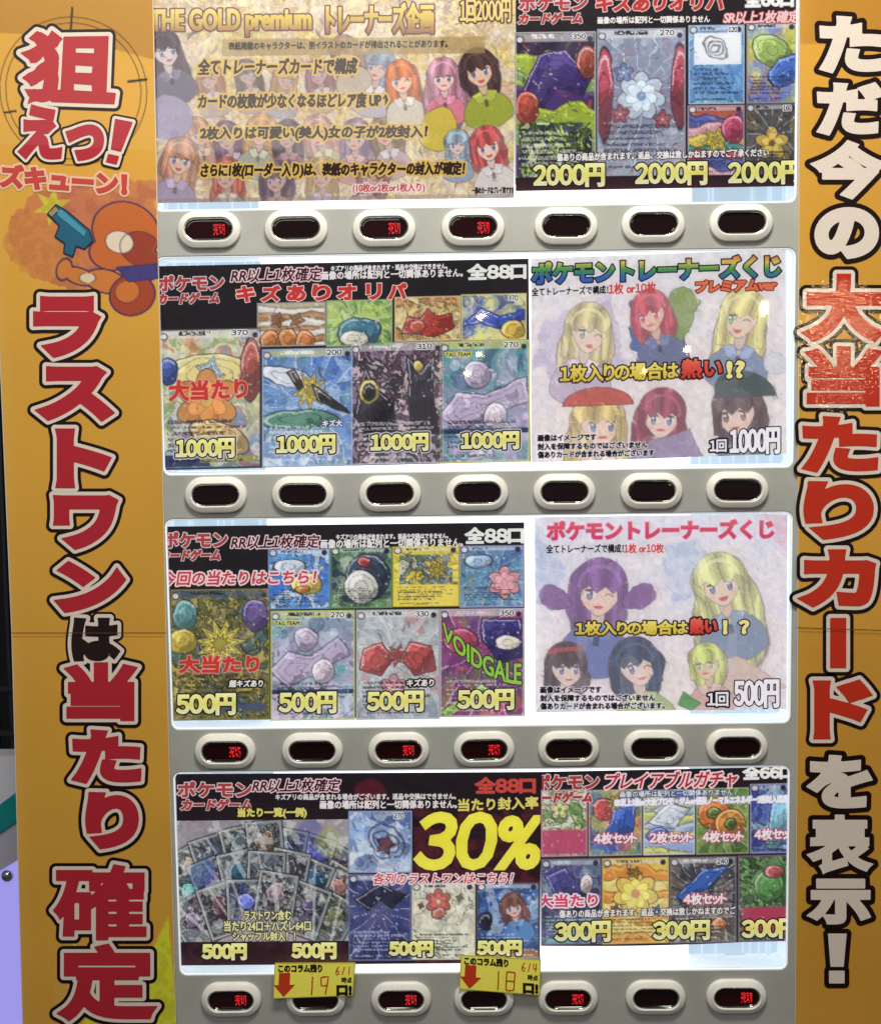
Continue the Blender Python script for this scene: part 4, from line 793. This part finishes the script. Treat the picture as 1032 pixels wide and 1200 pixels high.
card(pH, 705, 1005, 783.5, 1106, t, (206, 180, 90), [(220, 190, 80), (226, 206, 120), (206, 170, 60), (214, 140, 60)], [('f', .5, .42, .32, 7, (226, 200, 100), (214, 150, 110)), ('s', .5, .18, .1, 5, (206, 170, 50)), ('s', .2, .6, .09, 5, (214, 150, 60)), ('s', .82, .62, .09, 5, (90, 150, 190))], 18, seed=47, txt=(90, 70, 30))
card(pH, 784, 1004, 862.5, 1105, t, (120, 120, 130), [(90, 84, 90), (60, 60, 70), (150, 130, 100), (190, 186, 180)], [('p', [(.1, .45), (.5, .15), (.9, .1), (.6, .35), (.2, .5)], (60, 100, 180)), ('e', .75, .78, .1, .08, (206, 120, 70))], 11, hp='240', seed=48, txt=(220, 220, 220))
card(pH, 864, 1002, 924, 1103.5, t, (130, 90, 140), [(80, 130, 80), (110, 150, 90), (60, 90, 60)], [('r', .08, .60, 1, .92, (176, 60, 90)), ('e', .6, .35, .3, .3, (90, 150, 80)), ('e', .7, .2, .2, .12, (190, 90, 90))], 10, seed=49, micro=False, top=(90, 70, 110))
logo(pH, 625, 906, 78, t, clip=(634.5, 760), x2=622)
note(pH, 'プレイアブルガチャ', 709, 904.5, 863, 924, t, (168, 44, 62), .45, (232, 206, 208), .25, lw=1.8, name='heading', step=.55)
T(pH, '全66口', 869, 896, 930, 914, [(1.5, (60, 60, 60)), (1.0, (228, 228, 224))], TY - .0006, t, name='heading', clip=(860, 922.5))
note(pH, '画像の場所は配列と一切関係ありません', 726, 926, 858, 933, t, (210, 214, 226), .2, (50, 60, 90), lw=.7)
note(pH, 'SR以上1枚or大会プロモ・ジムor優良ノーマルエネルギー2種封入確定', 720, 934, 923, 942.5, t, (232, 230, 236), .7, (150, 150, 176), lw=.7, clip=(640, 922.5))
for tx, a, b_, c in (('4枚セット', 696, 976, 746), ('2枚セット', 761, 975, 811), ('4枚セット', 823, 974, 871), ('4枚セット', 884, 971, 932), ('4枚セット', 801, 1047, 851)): note(pH, tx, a, b_, c, b_ + 12.5, t, (232, 226, 230), .5, (176, 90, 110), .05, clip=(600, 922.5), lw=1.1)
T(pH, '大当たり', 628, 1046, 702, 1065, [(2.3, (230, 220, 222)), (.6, (206, 72, 112))], TY, t, name='lettering', clip=(634.5, 760), step=.6)
note(pH, '傷ありの商品が含まれます。返品・交換は致しかねますのでご了承ください', 655, 1064, 905, 1073, t, (228, 224, 224), .3, (50, 50, 60), lw=.7, clip=(636, 862))
for a, b_, c, d in ((648, 1078, 717, 1106), (763, 1077, 833, 1104), (867, 1075, 936, 1102)): price(pH, '300円', a, b_, c, d, t, clip=(600, 922.5))

# --- yellow column tags taped below the bottom window
def pen(p, lines, w, col, y, name='handwritten_number'):
    V = []
    lps = stroke_loops(lines, w)
    for i, l in enumerate(lps):
        k = len(l) // 2
        for j in range(k - 1): V += [l[j], l[j + 1], l[2 * k - 2 - j], l[2 * k - 1 - j]]
    V = np.array(V); y3 = P(V[:, 0], V[:, 1], y); n = len(V) // 4
    for i in range(n): y3[i * 4:i * 4 + 4, 1] -= (i % 7) * 2e-6
    link(name, np_mesh(name, y3, np.arange(len(V)), np.full(n, 4), np.tile(lin(col), (len(V), 1))), p, M['tag'])
def column_tag(q, num, date, label):
    r = thing('column_tag', label, 'paper tag', 'yellow remaining-count tags'); TYg = -.0125
    cv = Cv(94, 40, 1.5, 3); cv.grad([(252, 246, 104), (248, 240, 96)])
    dd = np.minimum(np.minimum(cv.X, 94 - cv.X), np.minimum(cv.Y, 40 - cv.Y)); cv.put(.8 - dd, (70, 60, 30), .7)
    for gx in (38, 45, 52, 60): cv.put(.5 - np.abs(cv.X - gx), (196, 186, 50), .5)
    q = np.array(q, float); art(cv, r, 'tag_front', q, TYg, M['tag'])
    c = P(q[:, 0], q[:, 1], TYg + .0002); v = [tuple(a) for a in c] + [(a[0], a[1] + .0008, a[2]) for a in c]
    link('tag_card', py_mesh('tag_card', v, [(0, 1, 2, 3), (7, 6, 5, 4), (0, 4, 5, 1), (1, 5, 6, 2), (2, 6, 7, 3), (3, 7, 4, 0)]), r, mat('yellow_card', (222, 208, 60), .6) if 'yellow_card' not in bpy.data.materials else bpy.data.materials['yellow_card'])
    sl = (q[1][1] - q[0][1]) / (q[1][0] - q[0][0])
    def at(u, v): return q[0] * (1 - u) * (1 - v) + q[1] * u * (1 - v) + q[2] * u * v + q[3] * (1 - u) * v
    def tt(tx, u0, v0, u1, v1, lay, nm='note', st=.5):
        a, b_ = at((u0 + u1) / 2, (v0 + v1) / 2), None; hw, hh = (u1 - u0) * 94 / 2, (v1 - v0) * 40 / 2
        T(r, tx, a[0] - hw, a[1] - hh, a[0] + hw, a[1] + hh, lay, TYg - .0003, sl, name=nm, step=st, mt=M['tag'], outer=False)
    tt('このコラム残り', .05, .05, .59, .27, [(.55, (40, 34, 24))]); tt('時点', .845, .44, .97, .60, [(.25, (60, 54, 30))]); tt('口!', .80, .70, .97, .96, [(1.1, (30, 26, 24))])
    ar = [np.array([at(u, v) for u, v in ((.06, .28), (.20, .28), (.20, .62), (.27, .62), (.13, .96), (.00, .62), (.06, .62))])]
    raster(r, ar, [(0, (196, 62, 34))], TYg - .0003, .6, None, 'red_arrow', M['tag'])
    G = {'1': [[(.5, .0), (.5, .3), (.52, .6), (.5, 1)]], '9': [[(.15, 0.05), (.5, .02), (.9, .02), (.85, .25), (.8, .5)], [(.15, .05), (.15, .25), (.2, .5), (.5, .52), (.8, .5)], [(.84, .3), (.8, .6), (.72, .8), (.7, 1)]],
         '8': [[(.1, 0), (.5, 0), (.95, .02)], [(.95, .02), (.92, .5), (.9, .95)], [(.1, 0), (.08, .5), (.1, .98)], [(.12, .5), (.5, .48), (.9, .5)], [(.1, .98), (.5, 1), (.9, .95)]],
         '6': [[(.7, 0), (.4, .2), (.15, .5), (.15, .8), (.4, 1), (.75, .9), (.8, .65), (.5, .5), (.2, .65)]], '/': [[(.7, 0), (.5, .5), (.3, 1)]], '4': [[(.3, 0), (.2, .3), (.2, .6), (.5, .62), (1, .6)], [(.8, .0), (.75, .5), (.7, 1)]],}
    def wr(s, u0, v0, v1, wu, w):
        ls = []
        for i, ch in enumerate(s):
            for pl in G[ch]: ls.append([at(u0 + (i + x * .8) * wu, v0 + (v1 - v0) * y_) for x, y_ in pl])
        pen(r, ls, w, (190, 66, 28), TYg - .0005)
    wr(num, .42, .40, .93, .15, .75); wr(date, .76, .12, .36, .07, .55)
column_tag([(322, 1128.5), (416.5, 1128), (413.5, 1167), (320, 1170.5)], '19', '6/1', 'yellow paper tag with red arrow and handwritten 19 below the fanned card sheet')
column_tag([(540, 1119), (633.5, 1124.5), (632, 1166.5), (537.7, 1159.5)], '18', '6/4', 'tilted yellow paper tag with red arrow and handwritten 18 on the bottom row')

# ------------------------------------------------------------------ side banners
BY = -.004
M['edge'] = mat('banner_board_edge', (206, 200, 186), .5)
def banner(label, polys, cvs):
    r = thing('side_banner', label, 'banner', 'printed banners beside the display')
    for q, cv in zip(polys, cvs):
        q = np.array(q, float); art(cv, r, 'banner_sheet', q, BY, M['banner'])
        c = P(q[:, 0], q[:, 1], BY + .0003); c[:, 0] += np.array([-1, 1, 1, -1]) * .0011; v = [tuple(a) for a in c] + [(a[0], .0745 if False else a[1] + .0025, a[2]) for a in c]
        link('backing_board', py_mesh('backing_board', v, [(0, 1, 2, 3), (7, 6, 5, 4), (0, 4, 5, 1), (1, 5, 6, 2), (2, 6, 7, 3), (3, 7, 4, 0)]), r, M['edge'])
    return r
def ochre(w, h, seed, base, step=2.0):
    cv = Cv(w, h, step, seed); cv.grad([base, tuple(c * .985 for c in base)]); b_ = np.array(base)
    cv.put((fbm(cv.X, cv.Y, 120, seed, 2) - .3) * 1.5, b_ * 1.04, .7); return cv
OC = (204, 154, 60)
A = ochre(196, 762, 51, OC, 1.2); B_ = ochre(196, 480, 52, OC)
# upper-left printed design: pale rays, sight rings, pink swirl
A.put(.5 - A.sdP([(0, 0), (196, 0), (196, 90), (90, 62), (0, 58)]), (172, 124, 44), .9); A.put(.5 - A.sdP([(60, 60), (196, 92), (196, 130), (150, 100)]), (206, 158, 66), .5)
for dx, dy, cr in ((100, 127, 87), (100, 127, 80)): A.put(1.0 - np.abs(A.sdE(dx, dy, cr, cr)) / .9, (52, 36, 26))
A.rect(99, 28, 101.5, 62, (48, 32, 24), 1, .1); A.rect(16, 150, 32, 152.5, (48, 32, 24), 1, -.15); A.rect(164, 113, 188, 116, (48, 32, 24), 1, -.12)
A.sh(A.sdE(85, 298, 66, 62, .3, 22), (190, 116, 72), None, op=.9); A.sh(A.sdE(60, 306, 48, 44, .3, 20), (196, 128, 66), None, op=.6); A.sh(A.sdP([(70, 230), (196, 230), (196, 300), (120, 350), (80, 300)], 16), (184, 108, 78), None, op=.7)
A.star(70, 262, 24, 10, 6, (196, 180, 60), .2); 
# a plain orange, brown and cream puff of cloud stands in for the printed figure
LN = (62, 44, 84)
def puff(parts, col, inner=()):
    d = np.full(A.X.shape, 99.)
    for e in parts: d = np.minimum(d, A.sdE(*e))
    A.put(.5 - (d - 1.8), LN); A.put(.5 - d, col)
    for e, c in inner: A.put(np.clip(.5 - np.maximum(A.sdE(*e), d + 1), 0, 1), c)
    for e, c in inner: a = np.abs(A.sdE(*e)); A.put(np.clip(1.1 - a, 0, 1) * (d < -2), LN, .6)
puff([(158, 292, 40, 34, .3), (138, 318, 24, 18, .2), (176, 330, 24, 20, 0)], (188, 100, 48), [((176, 312, 26, 20, .3), (146, 62, 44)), ((150, 304, 17, 13, .2), (216, 200, 176))])
puff([(100, 344, 18, 9, .3), (132, 350, 24, 13, .2), (82, 336, 8, 12, .4)], (192, 116, 54), [((110, 346, 10, 6, 0), (206, 190, 160))])
puff([(164, 366, 27, 23, -.3)], (156, 66, 42), [((158, 362, 15, 13, -.3), (192, 110, 50))])
A.sh(A.sdP([(146, 334), (196, 330), (196, 346), (160, 350)]), (66, 60, 120), LN)
B_.sh(B_.sdP([(58, 448 - 1), (105, 426), (64, 360), (108, 394), (150, 404), (190, 332), (200, 480), (60, 480), (84, 448)]), (210, 212, 56), None)
B_.put(.5 - B_.sdP([(44, 370), (70, 396), (60, 440), (40, 470)]), (204, 164, 90), .5)
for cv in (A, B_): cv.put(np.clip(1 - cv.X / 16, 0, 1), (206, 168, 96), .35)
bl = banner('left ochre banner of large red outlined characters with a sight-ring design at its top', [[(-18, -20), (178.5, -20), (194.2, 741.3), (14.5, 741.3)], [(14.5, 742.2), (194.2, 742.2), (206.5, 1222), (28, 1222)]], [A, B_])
C1 = ochre(118, 762, 53, (202, 150, 58)); C2 = ochre(118, 480, 54, (196, 144, 54)); C1.rect(0, 0, 118, 72, (168, 118, 40), .8)
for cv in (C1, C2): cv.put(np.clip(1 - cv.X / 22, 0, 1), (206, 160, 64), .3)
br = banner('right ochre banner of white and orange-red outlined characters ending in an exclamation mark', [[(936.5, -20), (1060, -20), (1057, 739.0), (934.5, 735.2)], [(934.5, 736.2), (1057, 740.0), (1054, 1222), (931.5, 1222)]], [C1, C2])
LY = BY - .0006; WO = (216, 204, 190); BK = (26, 10, 9)
def big(r, ch, x0, y0, x1, y1, face, b_=4.2, w=4.6, k=4.4, rot=0, step=1.0, i=[0], solid=BK, **kw):
    i[0] += 1
    T(r, ch, x0, y0, x1, y1, [(b_ + w + k, solid), (b_ + w, WO), (b_, face)] if face is not None else [(b_ + k, BK), (b_, WO)], LY - (i[0] % 2) * .0002, 0, name='letter', step=step, mt=M['banner'], rot=rot, dz=.0004, **kw)
RL = (170, 38, 50)
for ch, x0, y0, x1, y1, b_ in (('ラ', 31, 339, 125, 427, 5.5), ('ス', 38, 421, 140, 501, 5.5), ('ト', 58, 494, 137, 580, 6), ('ワ', 55, 572, 146, 652, 5.5), ('ン', 60, 650, 155, 726, 5.5)):
    big(bl, ch, x0, y0, x1, y1, RL, b_, 4.2, 3.8)
big(bl, 'は', 77, 717, 147, 782, (34, 22, 20), 4.2, 4.2, 2.6)
for ch, x0, y0, x1, y1, b_ in (('当', 70, 768, 167, 853, 4.6), ('た', 77, 847, 174, 926, 5), ('り', 92, 920, 171, 1003, 5.6), ('確', 55, 1005, 180, 1110, 3.4), ('定', 62, 1098, 189, 1204, 4.4)):
    big(bl, ch, x0, y0, x1, y1, RL, b_, 4.2, 3.8)
T(bl, '狙', 20, 30, 144, 130, [(12.5, BK), (9, WO), (4.4, (172, 44, 50))], LY, 0, name='letter', step=1, mt=M['banner'], rot=.05, dz=.0004, wob=5)
T(bl, 'え', 18, 118, 80, 192, [(9.6, BK), (7, WO), (4, RL)], LY - .0002, 0, name='letter', step=1, mt=M['banner'], rot=.06, dz=.0004)
T(bl, 'っ', 72, 140, 128, 194, [(9.6, BK), (7, WO), (4, RL)], LY - .0004, 0, name='letter', step=1, mt=M['banner'], dz=.0004)
raster(bl, [np.array(q, float) for q in ([(135, 139), (156, 143), (142, 178), (130, 175)], [(127, 180), (140, 183), (137, 193), (124, 190)])], [(5.6, BK), (3.2, WO), (0, RL)], LY - .0006, .9, None, 'letter', M['banner'], .0004)
T(bl, 'ズキューン！', -2, 194, 152, 227, [(4.4, (222, 180, 150)), (1.9, (186, 66, 60))], LY, .07, name='letter', step=.8, mt=M['banner'], dz=.0004)
# printed blue toy pistol
def motif(r, pts, col, name, i=0, line=(34, 40, 66), w=1.6): raster(r, [np.array(pts, float)], [(w, line), (0, col)], LY - .0004 - i * .0006, .8, None, name, M['banner'], .0002)
motif(bl, [(57, 251), (66, 241), (78, 248), (104, 270), (108, 282), (99, 291), (89, 287), (85, 300), (76, 296), (77, 285), (66, 277), (71, 264)], (34, 92, 118), 'printed_toy_pistol', w=1.8)
motif(bl, [(68, 246), (73, 246), (101, 271), (99, 277), (68, 252)], (70, 142, 166), 'printed_toy_pistol', 1, (50, 110, 136), .6)
motif(bl, [(57, 250), (65, 242), (69, 246), (61, 254)], (150, 132, 104), 'printed_toy_pistol', 1, w=.9)
for ch, x0, y0, x1, y1, b_ in (('た', 954, 13, 1040, 91, 4.6), ('だ', 951, 91, 1040, 164, 4.2), ('今', 947, 159, 1041, 239, 4.4), ('の', 948, 237, 1035, 309, 5.2), ('を', 941, 879, 1026, 953, 4.0), ('表', 941, 949, 1026, 1029, 3.0), ('示', 942, 1024, 1025, 1089, 3.8)):
    big(br, ch, x0, y0, x1, y1, None, b_, 0, 5.6)
raster(br, [np.array(q, float) for q in ([(969.5, 1094), (991.5, 1094), (988, 1133), (972.5, 1133)], [(970.7, 1137.5), (989, 1137.5), (989, 1152.5), (970.7, 1152.5)])], [(5.6, BK), (0, WO)], LY, .9, None, 'letter', M['banner'], .0004)
RR = (186, 48, 28)
for ch, x0, y0, x1, y1, b_ in (('大', 934, 312, 1042, 409, 5), ('当', 936, 397, 1040, 485, 4.2), ('た', 931, 479, 1037, 562, 4.8), ('り', 932, 555, 1032, 641, 5.4), ('カ', 931, 635, 1034, 720, 5.2), ('ド', 944, 788, 1028, 875, 5)):
    big(br, ch, x0, y0, x1, y1, RR, b_, 4.4, 4.2)
raster(br, [np.array([(972, 724), (991, 724), (991, 783), (972, 783)], float)], [(8.6, BK), (4.4, WO), (0, RR)], LY, 1.0, None, 'letter', M['banner'], .0004)
# seam between the two printed sheets, crossing the letters
for r, a, b_ in ((bl, (15, 741.8), (194, 741.8)), (br, (934.5, 735.8), (1057, 739.5))):
    raster(r, [np.array([(a[0], a[1] - .45), (b_[0], b_[1] - .45), (b_[0], b_[1] + .45), (a[0], a[1] + .45)], float)], [(0, (96, 60, 26))], LY - .0030, .7, None, 'sheet_seam', M['banner'])
c = P(928.5, 836, -.001)
# ------------------------------------------------------------------ background at the far left
def prism(name, pts, y0, y1, parent, mt, bev=0):
    a = [P(px, py, y0) for px, py in pts]; v = [tuple(p) for p in a] + [(p[0], y1, p[2]) for p in a]; n = len(a)
    f = [tuple(range(n)), tuple(range(2 * n - 1, n - 1, -1))] + [(i, i + n, (i + 1) % n + n, (i + 1) % n) for i in range(n)]
    return link(name, py_mesh(name, v, f), parent, mt)
gc = thing('game_counter', 'white counter with teal edge band and violet lit panel at the far left', 'counter', loc=(0, 0, 0))
M['ctop'] = mat('white_counter_laminate', (200, 200, 204), .3); tint(M['ctop'], (236, 234, 240), 20, .06)
M['teal'] = mat('teal_edge_band', (24, 150, 146), .35); M['grey'] = mat('grey_metal_trim', (196, 192, 206), .45, 0)
M['violet'] = mat('violet_lit_panel', (120, 110, 190), .4, Emission_Color=(.44, .40, 1, 1), Emission_Strength=.68)
prism('counter_top', [(-160, 885), (70, 885), (70, 893), (-160, 1060)], .30, .34, gc, M['ctop'])
prism('counter_top', [(-160, 885.5), (70, 885.5), (70, 895), (-160, 1058)], .26, .299, gc, M['ctop'])
prism('edge_band', [(-160, 1060), (70, 894), (70, 931), (-160, 1080)], .25, .36, gc, M['teal'])
prism('edge_band', [(-160, 1063), (19, 929), (70, 892), (70, 928), (20, 963), (-160, 1082)], .24, .249, gc, M['teal'])
prism('metal_trim', [(-160, 1082.5), (20, 963.5), (70, 930), (70, 976), (21, 1008), (-160, 1118)], .245, .36, gc, M['grey'])
prism('lit_panel', [(-160, 1118.5), (21, 1008.5), (70, 977), (70, 1300), (-160, 1300)], .250, .36, gc, M['violet'])
sc_ = P(7.5, 1028, .244); rr = .011
rings = [[(sc_[0] + rr * math.cos(a) * math.cos(e), .250 - rr * .7 * math.sin(e), sc_[2] + rr * math.sin(a) * math.cos(e)) for a in [i * math.pi / 8 for i in range(16)]] for e in (0, .35, .7, 1.05, 1.4)]
link('domed_screw', loft('domed_screw', rings), gc, M['chrome'])
M['dark'] = mat('dark_wall_paint', (16, 13, 16), .7); tint(M['dark'], (16, 13, 16), 3, .3)
tag(link('back_wall', box_mesh('back_wall', -3, 3, 1.6, 1.65, -.2, 3.2), None, M['dark']), kind='structure')
M['floor'] = mat('dark_floor', (60, 58, 62), .5); tint(M['floor'], (60, 58, 62), 2, .2)
tag(link('floor', box_mesh('floor', -3, 3, -4, 1.65, -.05, 0.0), None, M['floor']), kind='structure')
rk = thing('dark_rack', 'dim black metal rack standing in the shade above the white counter', 'rack')
c0 = P(6, 860, .9); M['rack'] = mat('black_rack_metal', (46, 46, 50), .4)
for dx in (-.12, -.02, .012): link('rack_post', box_mesh('rack_post', c0[0] + dx, c0[0] + dx + .008, .9, .912, .3, 1.5, .001), rk, M['rack'])
for dz in (.0, .10, -.12): link('rack_rail', box_mesh('rack_rail', c0[0] - .3, c0[0] + .06, .88, .8995, c0[2] + dz, c0[2] + dz + .012, .001), rk, M['rack'])

# ------------------------------------------------------------------ small warm lamps of the room, seen as reflections
M['bulb'] = mat('warm_bulb_glass', (255, 230, 190), .4, Emission_Color=(1, .72, .38, 1), Emission_Strength=90)
C0 = CAMP
def bulb(px, py, r=.016, D=3.0, k=[0]):
    q = P(px, py, 0.003); t_ = (D - C0[1]) / (0.003 - C0[1]); p = C0 + (q - C0) * t_; z = p[2]
    import bmesh
    if 'light_bulb' not in bpy.data.meshes:
        bm = bmesh.new(); bmesh.ops.create_icosphere(bm, subdivisions=2, radius=1); me = bpy.data.meshes.new('light_bulb'); bm.to_mesh(me); bm.free(); me.materials.append(M['bulb'])
    o = bpy.data.objects.new('light_bulb', bpy.data.meshes['light_bulb']); COL.objects.link(o); o.location = (p[0], -D, z); o.scale = (r, r, r)
    tag(o, 'small warm bulb hanging in the room in front of the machine', 'light bulb', 'warm bulbs of the room')
for px, py, r in ((896, 358, .018), (807, 411, .016), (751, 436, .010), (564, 369, .013), (561, 415, .011), (547, 438, .010)): bulb(px, py, r)
for px, py, r in ((944, 355, .026), (958, 385, .022), (990, 365, .026), (1020, 385, .026), (975, 450, .018)): bulb(px, py, r)
# crinkled laminate that catches the bulbs on the right banner and the left banner edge
m = M['banner']; L = m.node_tree.links; b = m.node_tree.nodes['Principled BSDF']
tc = nn(m, 'ShaderNodeTexCoord'); mp = nn(m, 'ShaderNodeMapping'); mp.inputs['Scale'].default_value = (.45, 1, 1); n1 = nn(m, 'ShaderNodeTexNoise'); n1.inputs['Scale'].default_value = 330; n1.inputs['Detail'].default_value = 1
n2 = nn(m, 'ShaderNodeTexNoise'); n2.inputs['Scale'].default_value = 9
bp = nn(m, 'ShaderNodeBump'); bp.inputs['Distance'].default_value = .00022
def ellmask(px, py, rx, rz):
    c = P(px, py, 0); vs = nn(m, 'ShaderNodeVectorMath', operation='SUBTRACT'); vs.inputs[1].default_value = (float(c[0]), 0, float(c[2])); L.new(tc.outputs['Object'], vs.inputs[0])
    vm = nn(m, 'ShaderNodeVectorMath', operation='MULTIPLY'); vm.inputs[1].default_value = (1 / rx, 0, 1 / rz); L.new(vs.outputs[0], vm.inputs[0])
    ln = nn(m, 'ShaderNodeVectorMath', operation='LENGTH'); L.new(vm.outputs[0], ln.inputs[0]); mr = nn(m, 'ShaderNodeMapRange'); mr.inputs[1].default_value = 1.0; mr.inputs[2].default_value = .8; L.new(ln.outputs['Value'], mr.inputs[0]); return mr.outputs[0]
a1 = ellmask(985, 405, .085, .11); L.new(a1, bp.inputs['Strength']); ma = nn(m, 'ShaderNodeMath', operation='MULTIPLY_ADD'); ma.inputs[1].default_value = .9; ma.inputs[2].default_value = .16; L.new(a1, ma.inputs[0]); L.new(ma.outputs[0], b.inputs['Coat Weight'])
L.new(tc.outputs['Object'], mp.inputs[0]); L.new(mp.outputs[0], n1.inputs['Vector']); L.new(n1.outputs['Fac'], bp.inputs['Height']); L.new(bp.outputs[0], b.inputs['Coat Normal'])
bpy.data.objects.remove(_to)
